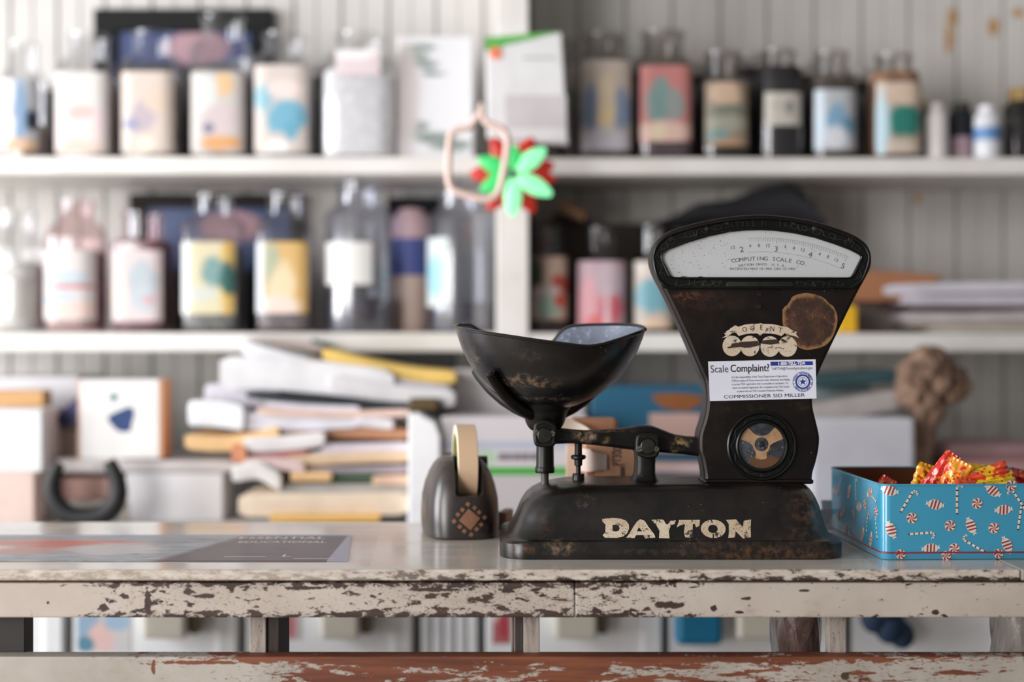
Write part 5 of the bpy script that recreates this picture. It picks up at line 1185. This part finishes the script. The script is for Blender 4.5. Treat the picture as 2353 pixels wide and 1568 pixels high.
# pan post, collar, pin
def col_(name, items, m, c_px, dd=SY, n=28):
    prof = [(abs(w) / 2 / F * dd, Z(py, dd)) for py, w in items]; x_ = X(c_px, dd)
    return MB().lathe(prof, (x_, dd, 0), n).build(name, m, SC)
STL = enamel('worn_steel', a=(58, 54, 54), b=(96, 84, 78), rough=(.3, .45), wear=.58)
col_('pan_post', [(1024, 40), (1070, 41), (1074, 42)], EN, 1252.5)
col_('post_collar', [(1073, 43), (1074.5, 45), (1084, 45), (1087, 43)], EN, 1252)
col_('guide_pin', [(1086, 18), (1116, 18)], STL, 1252)
col_('stop_screw', [(1018, 17), (1045, 17.5), (1046, 30), (1048.5, 34.5), (1053, 34.5), (1056, 28), (1057, 19), (1070, 18), (1072, 11), (1088, 11), (1088.5, 26), (1090, 28), (1110, 28), (1114, 27)], EN, 1329)
# hub under the pan
col_('pan_hub', [(993, 40), (988, 66), (980, 80), (970, 90), (957, 96.5), (955, 99), (951, 101), (947, 104), (944, 107), (934, 124), (926, 132), (925, 120)], EN, 1252.5)

# scoop pan
PX, PYd = X(1264, SY), SY
bot = (X(1253, SY), SY, Z(946, SY))
def rim(a):
    """a: angle, 0 = right, 90 = back, 180 = left, 270 = front. returns x, y, z"""
    c, s_ = math.cos(a), math.sin(a)
    hx = .1185; hy = .094; n = 2.25
    x = PX + hx * math.copysign(abs(c) ** (2 / n), c); y = PYd + hy * math.copysign(abs(s_) ** (2 / n), s_)
    px = x * F / y + CX
    if s_ <= 0:   # near rim, read from left to right
        py = interp([(1046, 752), (1052, 755), (1090, 762), (1150, 771), (1230, 783), (1300, 792), (1340, 797), (1357, 797.5), (1385, 793), (1430, 779), (1460, 768), (1476, 762), (1484, 757)], px)[0]
    else:
        py = interp([(1046, 751), (1056, 746.5), (1075, 746.5), (1086, 749), (1096, 758), (1130, 772), (1200, 792), (1262, 806), (1270, 790), (1278, 775), (1287, 761), (1298, 753.5), (1315, 750), (1350, 747.5), (1418, 746.5), (1455, 748), (1473, 751), (1484, 756)], px)[0]
    return Vector((x, y, Z(py, y)))
N = 128; rims = [rim(2 * math.pi * k / N) for k in range(N)]
for _ in range(2): rims = [Vector((r.x, r.y, (rims[i - 1].z + 2 * r.z + rims[(i + 1) % N].z) / 4)) for i, r in enumerate(rims)]
prof = [(1.0, 0.0), (.975, .10), (.93, .24), (.86, .40), (.76, .56), (.63, .71), (.48, .83), (.32, .92), (.16, .98), (.04, 1.0)]
def panring(k, h, off=0.0):
    out_ = []
    for r in rims:
        kk = k
        x = bot[0] + (r.x - bot[0]) * kk; y = bot[1] + (r.y - bot[1]) * kk; z = r.z + (bot[2] - r.z) * h
        v = Vector((x, y, z)); 
        if off: dv = Vector((r.x - bot[0], r.y - bot[1], 0)).normalized(); v -= dv * off * (1 - h * .8); v.z += off * h
        out_.append(v)
    return out_
mb = MB(); mb.rings([panring(k, h) for k, h in prof], 0, True, False, True); mb.rings([panring(k, h, .0012) for k, h in prof], 1, True, False, True)
qp = lambda px, py, rx, rz, c: (X(px, 1.72), Z(py, 1.72), rx / 1900, rz / 1900, c)
EPO = enamel('pan_outer_enamel', speck=.6, rust=[qp(1215, 872, 60, 10, (112, 94, 74)), qp(1230, 884, 50, 7, (120, 98, 74)), qp(1090, 838, 14, 30, (84, 74, 66)), qp(1240, 918, 60, 5, (92, 84, 74)), qp(1398, 868, 16, 26, (62, 48, 34)), qp(1215, 815, 30, 14, (52, 48, 44))], a=(11, 11, 13), b=(18, 18, 20), rough=(.24, .4), coat=.3)
g = G('pan_inner_enamel'); n = g.noise(160, 5, .75); n2 = g.noise(14, 3); c = g.mix(g.step(n2, .35, .65), L(96, 104, 122), L(122, 130, 150)); c = g.mix(g.math('MULTIPLY', g.step(n, .55, .62), g.step(n2, .4, .6, .2, 1.0)), c, L(176, 184, 198))
pan = mb.build('scoop_pan', [EPO, g.bsdf(c, .38)], SC)
MB().tube([r + Vector((0, 0, .0004)) for r in rims], .0022, 8, closed=True).build('rolled_rim', EPO, pan)
# cradle arms
def arm(name, az, reach, end_k):
    pts = []; rs = []
    for k in range(16):
        u = k / 15; kk = .10 + (end_k - .10) * u
        h = interp([(a_, b_) for a_, b_ in reversed(prof)], kk)[0]
        r = rim(az); x = bot[0] + (r.x - bot[0]) * kk; y = bot[1] + (r.y - bot[1]) * kk; z = r.z + (bot[2] - r.z) * h
        dv = Vector((r.x - bot[0], r.y - bot[1], 0)).normalized(); off = .0075
        pts.append(Vector((x, y, z)) + dv * off * (kk + .05) - Vector((0, 0, off * (1 - kk * .6)))); rs.append(.0078 - .0016 * u)
    pts.append(pts[-1] + (pts[-1] - pts[-2]) * .25); rs.append(.002)
    MB().tube(pts, rs, 12).build(name, EN, SC)
arm('cradle_arm', math.radians(228), 1, .82); arm('cradle_arm', math.radians(155), 1, .80); arm('cradle_arm', math.radians(40), 1, .8)

# ------------------------------------------------------------------ tape dispenser
tl = Vector((X(1068, 1.84), 1.84, CTZ))
TD = thing('tape_dispenser', 'heavy dark brown desk tape dispenser holding a roll of masking tape', 'tape dispenser', tl, math.radians(7))
g = G('dispenser_enamel'); n = g.noise(9, 4); n2 = g.noise(160, 5, .7)
c = g.mix(g.step(n, .35, .65), L(34, 28, 27), L(54, 44, 41)); v = g.voro(260); c = g.mix(g.math('MULTIPLY', g.step(v, .16, .1), g.step(g.noise(20, 2), .55, .6)), c, L(130, 120, 110))
DM = g.bsdf(c, g.step(n, .3, .7, .30, .42), normal=g.bump(n2, .1, .0005), coat=.3, coatr=.25, spec=.6)
prof = [(0, .046, .002, .160), (.003, .0495, -.001, .166), (.012, .0505, -.002, .167), (.03, .0508, -.001, .165), (.05, .0495, .002, .160), (.068, .0455, .007, .152), (.082, .0405, .013, .142), (.092, .0355, .020, .130), (.099, .030, .028, .118), (.103, .023, .036, .106), (.1045, .014, .046, .095)]
mb = MB()
rr = []
for h, hw, y0, y1 in prof:
    rr.append([Vector((v.x, v.y, h)) for v in sell(0, (y0 + y1) / 2, h, hw, (y1 - y0) / 2, 3.2, 56)])
mb.rings(rr)
me = mb.mesh('body'); body = bpy.data.objects.new('body', me); col.objects.link(body)
cut = MB().box(-.0115, .0245, -.03, .128, .056, .2, bev=.004).mesh('cut'); co = bpy.data.objects.new('cut', cut); col.objects.link(co)
md = body.modifiers.new('b', 'BOOLEAN'); md.object = co; md.operation = 'DIFFERENCE'; md.solver = 'EXACT'
bpy.context.view_layer.update()
dg = bpy.context.evaluated_depsgraph_get(); me2 = bpy.data.meshes.new_from_object(body.evaluated_get(dg)); bpy.data.objects.remove(co); body.modifiers.clear(); body.data = me2
me2.materials.clear(); me2.materials.append(DM); body.parent = TD
# front emblem projected on the body
bmt = bmesh.new(); bmt.from_mesh(me2); bvh = BVHTree.FromBMesh(bmt)
def onbody(x, z):
    h = bvh.ray_cast(Vector((x, -.2, z)), Vector((0, 1, 0)))[0]; return (h if h else Vector((x, 0, z))) - Vector((0, .0004, 0))
mb = MB(); cx_, cz2 = .006, .027
def dia(cx, cz, r, a0=0.0):
    n_ = 6
    for i in range(n_):
        for j in range(n_):
            def pt(u, v): a = (u / n_ - .5) * 2 * r; b = (v / n_ - .5) * 2 * r; c, s_ = math.cos(math.pi / 4 + a0), math.sin(math.pi / 4 + a0); return onbody(cx + a * c - b * s_, cz + a * s_ + b * c)
            mb.add([pt(i, j), pt(i + 1, j), pt(i + 1, j + 1), pt(i, j + 1)], [(0, 1, 2, 3)])
dia(cx_, cz2, .0098, .08)
for k in range(12):
    a = 2 * math.pi * k / 12 + .1; m_ = max(abs(math.cos(a)) + abs(math.sin(a)), 1); R = .0215 / m_
    dia(cx_ + R * math.cos(a) * 1.02, cz2 + R * math.sin(a), .0024, .08 + .2 * math.sin(k * 5))
mb.build('copper_diamond_emblem', chipped('worn_copper_print', (150, 104, 76), (60, 44, 36), 120, .52, (122, 84, 60)), TD, local=True, label='worn copper coloured checkered diamond')
bmt.free()
# roll
rcx, rcy, rcz = .0065, .072, .0935
mb = MB(); w2 = .0132
def ringx(r, x): return [Vector((rcx + x, rcy + r * math.cos(2 * math.pi * k / 72), rcz + r * math.sin(2 * math.pi * k / 72))) for k in range(72)]
mb.rings([ringx(.0405, -w2), ringx(.0515, -w2), ringx(.0523, -w2 + .0006), ringx(.0523, w2 - .0006), ringx(.0515, w2), ringx(.0405, w2)], 0, True, False, False)
RL = MB(); RL.v, RL.f, RL.m, RL.sm = mb.v, mb.f, mb.m, mb.sm
g = G('masking_tape_tan'); o = g.xyz(); c = g.mix(g.noise(8, 2), L(214, 180, 146), L(222, 190, 158))
side = g.step(o[0], rcx - w2 + .0012, rcx - w2 + .0004); c = g.mix(side, c, L(226, 218, 190))
roll = RL.build('tape_roll', g.bsdf(c, .5), TD, local=True, label='roll of cream masking tape')
mb = MB(); mb.rings([ringx(.0404, -w2 + .001), ringx(.0385, -w2 + .0015), ringx(.0385, w2 - .001), ringx(.0404, w2 - .001)], 0, True, False, False); mb.build('roll_core', plain(176, 168, 96, .6), roll, local=True)
mb = MB(); mb.lathe([(.0001, -.020), (.010, -.020), (.010, .030), (.0001, .030)], (rcx, rcy, rcz), 24, axis='x'); mb.lathe([(.036, -.006), (.037, -.006), (.037, .006), (.036, .006)], (rcx, rcy, rcz), 40, axis='x', caps=False)
for k in range(3):
    a = 2.1 * k + .4; mb.tube([Vector((rcx, rcy, rcz)), Vector((rcx, rcy + .036 * math.cos(a), rcz + .036 * math.sin(a)))], .003, 8)
mb.build('spindle', plain(30, 28, 26, .4), TD, local=True)
mb = MB(); mb.box(-.012, .016, .150, .182, .055, .062, bev=.001, rot=Euler((.5, 0, 0))); mb.build('cutter_blade', plain(90, 90, 92, .3, .8), TD, local=True)
MB().box(X(1015, 1.93), X(1040, 1.93), 1.985, 2.005, CTZ, Z(1042, 1.99), bev=.002).solo('eraser', plain(22, 24, 24), 'black block standing behind the left shoulder of the tape dispenser', 'block')
MB().box(X(984, 2.0), X(992, 2.0), 1.995, 2.004, CTZ, Z(1088, 2.0), bev=.001).solo('clip', plain(96, 124, 116), 'small green grey clip behind the left side of the tape dispenser', 'clip')
MB().box(X(1150, 1.97), X(1172, 1.97), 1.95, 2.0, CTZ, Z(1176, 1.96), bev=.002, rot=Euler((0, 0, -.2))).solo('wood_block', plain(150, 120, 98, .6), 'small tan wood block between the tape dispenser and the scale base', 'block')

# ------------------------------------------------------------------ candy tin
tx0, ty0 = X(2027, 1.672), 1.672
TA = math.radians(2.2)
TIN = thing('candy_tin', 'sky blue tin printed with candy canes and peppermints holding wrapped sweets', 'tin', (tx0, ty0, CTZ), TA)
TW, TDp, TH, TR = .245, .235, .0885, .011
BLUE = L(66, 152, 184)
g = G('blue_tin_lacquer'); n = g.noise(8, 2); BT = g.bsdf(g.mix(n, L(56, 142, 176), L(66, 152, 184)), .22, coat=.5, coatr=.06)
INN = plain(110, 66, 42, .4, .3)
mb = MB(); w = .0012
outr = [rrect(0, TW, 0, TDp, TR, h, 8) for h in (.001, .0085, .0088, .0098, .0101, TH - .001, TH)]
outr[0] = rrect(.0012, TW - .0012, .0012, TDp - .0012, TR, 0.0006, 8)
for i in (2, 3): outr[i] = [Vector((v.x + (v.x - TW / 2) * .004, v.y + (v.y - TDp / 2) * .004, v.z)) for v in outr[i]]
mb.rings(outr + [rrect(w, TW - w, w, TDp - w, TR - w, TH, 8)], 0, True, True, False)
mb.rings([rrect(w, TW - w, w, TDp - w, TR - w, h, 8) for h in (TH, .003)], 1, True, False, True)
mb.build('tin_body', [BT, INN], TIN, local=True)
mb = MB(); r_ = [Vector((v.x + (v.x - TW / 2) * .005, v.y + (v.y - TDp / 2) * .005, .0088)) for v in rrect(0, TW, 0, TDp, TR, 0, 8)]
mb.tube(r_, .0009, 6, closed=True); mb.build('red_line', plain(150, 38, 54, .35), TIN, local=True)
mb = MB(); mb.tube(rrect(0, TW, 0, TDp, TR, TH, 8), .0012, 8, closed=True); mb.build('rolled_edge', BT, TIN, local=True)
# print: shapes drawn in (s, h): s runs along the wall, s<0 left wall, s>=0 front
def wall(s, h, e=.0004):
    q_ = TR * math.pi / 2
    if s > TR: return Vector((s, -e, h))
    if s > TR - q_:
        a = (TR - s) / TR; return Vector((TR - (TR + e) * math.sin(a), TR - (TR + e) * math.cos(a), h))
    return Vector((-e, TR + (TR - q_ - s), h))
pr = MB()   # 0 white, 1 red, 2 dark
def P2(cx, cz, a):
    c, s_ = math.cos(a), math.sin(a)
    def fn(x, y, e=.0004): return wall(cx + x * c - y * s_, cz + x * s_ + y * c, e)
    fn.par = (cx, cz, c, s_); return fn
def sh_(fn, x, y): cx, cz, c, s_ = fn.par; return (cx + x * c - y * s_, cz + x * s_ + y * c)
def clipd(pts): return pts
def poly(fn, pts, mi, e=.0004):
    b2 = bmesh.new(); S = [sh_(fn, x, y) for x, y in pts]
    tri = tessellate_polygon([[Vector((s, h, 0)) for s, h in S]]); vv = [b2.verts.new((s, h, 0)) for s, h in S]
    for t3 in tri:
        try: b2.faces.new([vv[i] for i in t3])
        except ValueError: pass
    if min(s for s, h in S) < TR and max(s for s, h in S) > TR - .0175:
        for q in range(9):
            bmesh.ops.bisect_plane(b2, geom=b2.verts[:] + b2.edges[:] + b2.faces[:], plane_co=(TR - .01728 * q / 8, 0, 0), plane_no=(1, 0, 0))
    b2.verts.index_update(); pr.add([wall(v.co.x, v.co.y, e) for v in b2.verts], [[v.index for v in f.verts] for f in b2.faces], mi); b2.free()
def disc(s, h, r=.0064, a0=0.0):
    f = P2(s, h, a0); poly(f, [(r * math.cos(2 * math.pi * k / 28), r * math.sin(2 * math.pi * k / 28)) for k in range(28)], 0)
    for k in range(6):
        a = 2 * math.pi * k / 6; pts = [(0, 0)]
        for j in range(5): u = (j + 1) / 5; pts.append((r * .97 * u * math.cos(a + .75 * u), r * .97 * u * math.sin(a + .75 * u)))
        for j in range(5): u = 1 - j / 5; pts.append((r * .97 * u * math.cos(a + .75 * u + .42 + .1 * u), r * .97 * u * math.sin(a + .75 * u + .42 + .1 * u)))
        poly(f, pts, 1, .0006)
def sweet(s, h, a=0.0, k=.74, dark=False):
    f = P2(s, h, a); R, r = .0118 * k, .0078 * k
    body_ = [(R * math.copysign(abs(math.cos(t)) ** .9, math.cos(t)), r * math.sin(t)) for t in [2 * math.pi * i / 26 for i in range(26)]]
    poly(f, body_, 0)
    for sg in (-1, 1): poly(f, [(sg * .0105 * k, .001 * k), (sg * .0150 * k, .0045 * k), (sg * .0140 * k, .0008 * k), (sg * .0156 * k, -.0026 * k), (sg * .0105 * k, -.0015 * k)], 0)
    for x_, wd_ in ((-.0055, .0024), (0.0, .0028), (.0055, .0024)):
        x_ *= k; wd_ *= k; y_ = r * math.sqrt(max(0, 1 - (x_ / R) ** 2)) * .96
        poly(f, [(x_ - wd_ / 2 - .0008, -y_), (x_ + wd_ / 2 - .0008, -y_), (x_ + wd_ / 2 + .0008, y_), (x_ - wd_ / 2 + .0008, y_)], 2 if dark else 1, .0006)
def cane(s, h, a=0.0, ln=.036, flip=1):
    f = P2(s, h, a); w_ = .0013; ln *= .82; pts = [(0, -ln / 2 + ln * .82 * i / 9) for i in range(10)] ; top_ = pts[-1][1]; R = .0034
    for i in range(1, 9): t = math.pi * i / 8; pts.append((flip * R * (1 - math.cos(t)), top_ + R * math.sin(t)))
    L1, L2 = [], []
    for i, p in enumerate(pts):
        q0 = Vector(pts[max(0, i - 1)]); q1 = Vector(pts[min(len(pts) - 1, i + 1)]); t = (q1 - q0).normalized(); nrm = Vector((-t.y, t.x)); L1.append(Vector(p) + nrm * w_); L2.append(Vector(p) - nrm * w_)
    for i in range(len(pts) - 1):
        pr.add([f(*L1[i], .0004), f(*L2[i], .0004), f(*L2[i + 1], .0004), f(*L1[i + 1], .0004)], [(0, 1, 2, 3)], 0)
        if i % 2 == 0:
            a_, b_, c_, d_ = L1[i], L2[i], L2[i].lerp(L2[i + 1], .45), L1[i].lerp(L1[i + 1], .45)
            pr.add([f(*a_, .0006), f(*b_, .0006), f(*c_, .0006), f(*d_, .0006)], [(0, 1, 2, 3)], 2)
def fs_(px, py): return ((px - 2036) / 1955.0 + .0035, (1290 - py) / 1955.0)
for (px, py, a) in ((2152, 1162, -.15), (2287, 1131, -.6), (2312, 1175, .1), (2236, 1212, -1.15), (2050, 1220, -1.2), (2046, 1130, -.2), (2142, 1263, .1), (2320, 1256, -1.1)): sweet(*fs_(px, py), a)
for (px, py) in ((2098, 1193), (2250, 1160), (2187, 1211), (2289, 1217), (2197, 1264), (2330, 1115 + 4)): disc(*fs_(px, py), a0=px * .1)
for (px, py, a, fl) in ((2088, 1152, -.55, 1), (2203, 1148, 0, 1), (2122, 1228, -1.5, 1), (2240, 1256, 1.05, 1), (2350, 1190, -.15, 1), (2346, 1150, .6, -1)): cane(*fs_(px, py), a, .046 if px == 2203 else .040, fl)
for (px, py) in ((2072, 1276), (2300, 1276), (2178, 1280)): disc(*fs_(px, max(py, 1274) - 0), r=.0058, a0=.3)
# left wall (foreshortened) : s measured backwards
for (s_, h_, a) in ((-.045, .074, .4), (-.135, .066, 1.0), (-.09, .052, .2), (-.165, .036, .5), (-.04, .018, 1.2), (-.20, .060, .1), (-.075, .020, .9)): sweet(s_, h_, a, .74)
for (s_, h_) in ((-.065, .058), (-.115, .040), (-.018, .055), (-.15, .016), (-.19, .028)): disc(s_, h_, r=.0062)
for (s_, h_, a) in ((-.105, .072, .1), (-.018, .036, .35), (-.055, .038, -.3), (-.18, .07, -.5), (-.03, .07, 1.3), (-.12, .012, 1.4)): cane(s_, h_, a)
# extra pieces further along the front, beyond the frame
for (s_, h_, a) in ((.19, .06, .3), (.225, .03, -.4), (.20, .02, 1.0)): sweet(s_, h_, a)
for (s_, h_) in ((.215, .068), (.18, .035)): disc(s_, h_)
pr.build('printed_candies', [plain(214, 208, 196, .4), plain(150, 52, 62, .4), plain(60, 34, 40, .4)], TIN, local=True)

# ------------------------------------------------------------------ candy packets
def packet(name, loc, size, rot, base, spots, label, text=None, seed=1, green=False):
    w_, h_, th = [q * 1.06 for q in size]; t = thing(name, label, 'candy packet', loc, group='wrapped sweets heaped in the blue tin')
    R = Euler(rot).to_matrix(); rn = random.Random(seed); nu, nv = 20, 16
    def surf(side):
        out_ = []
        for j in range(nv + 1):
            for i in range(nu + 1):
                u, v = -1 + 2 * i / nu, -1 + 2 * j / nv
                e = max(0, 1 - abs(u) ** 3) * max(0, 1 - (abs(v) / .86) ** 3) if abs(v) < .86 else 0
                z_ = side * th * e ** .6 + .0012 * math.sin(9 * u + 5 * v + seed) * e + .0012 * math.sin(14 * v + seed * 2 + 3 * u)
                if abs(v) >= .86: z_ = .0006 * math.sin(u * 46) + side * .0001
                out_.append(R @ Vector((u * w_ / 2, z_, v * h_ / 2)) + Vector(loc))
        return out_
    mb = MB(); fs2 = []
    for j in range(nv):
        for i in range(nu): a = j * (nu + 1) + i; fs2.append((a, a + 1, a + nu + 2, a + nu + 1))
    mb.add(surf(-1), fs2, 0, True); mb.add(surf(1), [f[::-1] for f in fs2], 0, True)
    g = G('candy_wrapper'); s1 = g.scaled((1, 1, 1), (seed, 0, 0)); v1 = g.voro(150, s1); n1 = g.noise(50, 3, .6, s1)
    c = g.mix(g.step(n1, .46, .50), L(*base), L(*spots)); c = g.mix(g.step(v1, .34, .28), c, L(*(226, 150, 60) if base[1] < 100 else (206, 60, 36)))
    o = g.xyz()
    if green: c = g.mix(g.ellipse(.01, -.012, .012, .006, .1, .6, 90, o), c, L(60, 120, 56))
    mb.build('wrapper', g.bsdf(c, .28, coat=.6, coatr=.1), t)
    if text:
        m2 = MB()
        for k, s_ in enumerate(text):
            v, f = text2d(s_, h_ * .15, 1, .02)
            m2.add([R @ Vector((a * .95 + 0 * k, -th * 1.02 - .0005, b)) + R @ Vector((0, 0, 0)) + Vector(loc) if False else R @ Vector((-b + (k - .5) * w_ * .24, -th * 1.05 - .0006, a)) + Vector(loc) for a, b in v], f)
        m2.build('printed_text', plain(44, 30, 22), t)
YEL, REDC = (240, 190, 30), (200, 32, 28)
def tinp(px, py, d): return P(px, py + 5, d)
packet('candy_packet', tinp(2122, 1102, 1.745), (.030, .042, .006), (.15, .30, .35), YEL, (236, 150, 40), 'yellow packet with black print at the left of the heap in the tin', ['GLUTEN', 'FREE'], 1)
packet('candy_packet', tinp(2160, 1092, 1.725), (.026, .062, .006), (.1, .62, -.15), REDC, (214, 48, 36), 'tall red packet standing highest in the tin', None, 2)
packet('candy_packet', tinp(2190, 1098, 1.715), (.026, .05, .006), (.2, .45, -.4), (196, 36, 30), (232, 150, 40), 'red and orange packet leaning against the tallest packet', None, 5)
packet('candy_packet', tinp(2232, 1092, 1.75), (.044, .036, .007), (-.5, .1, .2), (240, 196, 30), (240, 200, 40), 'plain yellow packet lying open in the middle of the tin', None, 3)
packet('candy_packet', tinp(2262, 1094, 1.71), (.060, .024, .006), (-.2, -.28, .1), YEL, (226, 70, 40), 'yellow packet with a red spotted edge at the front right of the heap', None, 4)
packet('candy_packet', tinp(2282, 1112, 1.705), (.058, .026, .005), (-.4, -.2, .2), (236, 200, 40), (240, 210, 60), 'yellow packet with a green leaf print below the red spotted one', None, 6, True)
packet('candy_packet', tinp(2212, 1116, 1.70), (.03, .022, .006), (.1, .2, .1), (240, 200, 50), (230, 90, 50), 'small yellow packet near the front rim of the tin', None, 7)
packet('candy_packet', tinp(2030, 1118, 1.80), (.022, .030, .005), (.3, .5, .2), REDC, (210, 60, 50), 'red packet lying deep in the left corner of the tin', None, 8)
packet('candy_packet', tinp(2350, 1112, 1.74), (.04, .034, .006), (.1, .3, .2), (206, 36, 44), (220, 80, 70), 'crinkled red packet at the right edge of the photo inside the tin', None, 9)
packet('candy_packet', tinp(2180, 1140, 1.76), (.07, .05, .008), (1.2, .1, .6), REDC, (226, 140, 40), 'red packet at the bottom of the heap in the tin', None, 10)
packet('candy_packet', tinp(2270, 1145, 1.77), (.08, .05, .008), (1.3, .1, .1), YEL, (226, 120, 40), 'yellow packet at the bottom of the heap in the tin', None, 11)
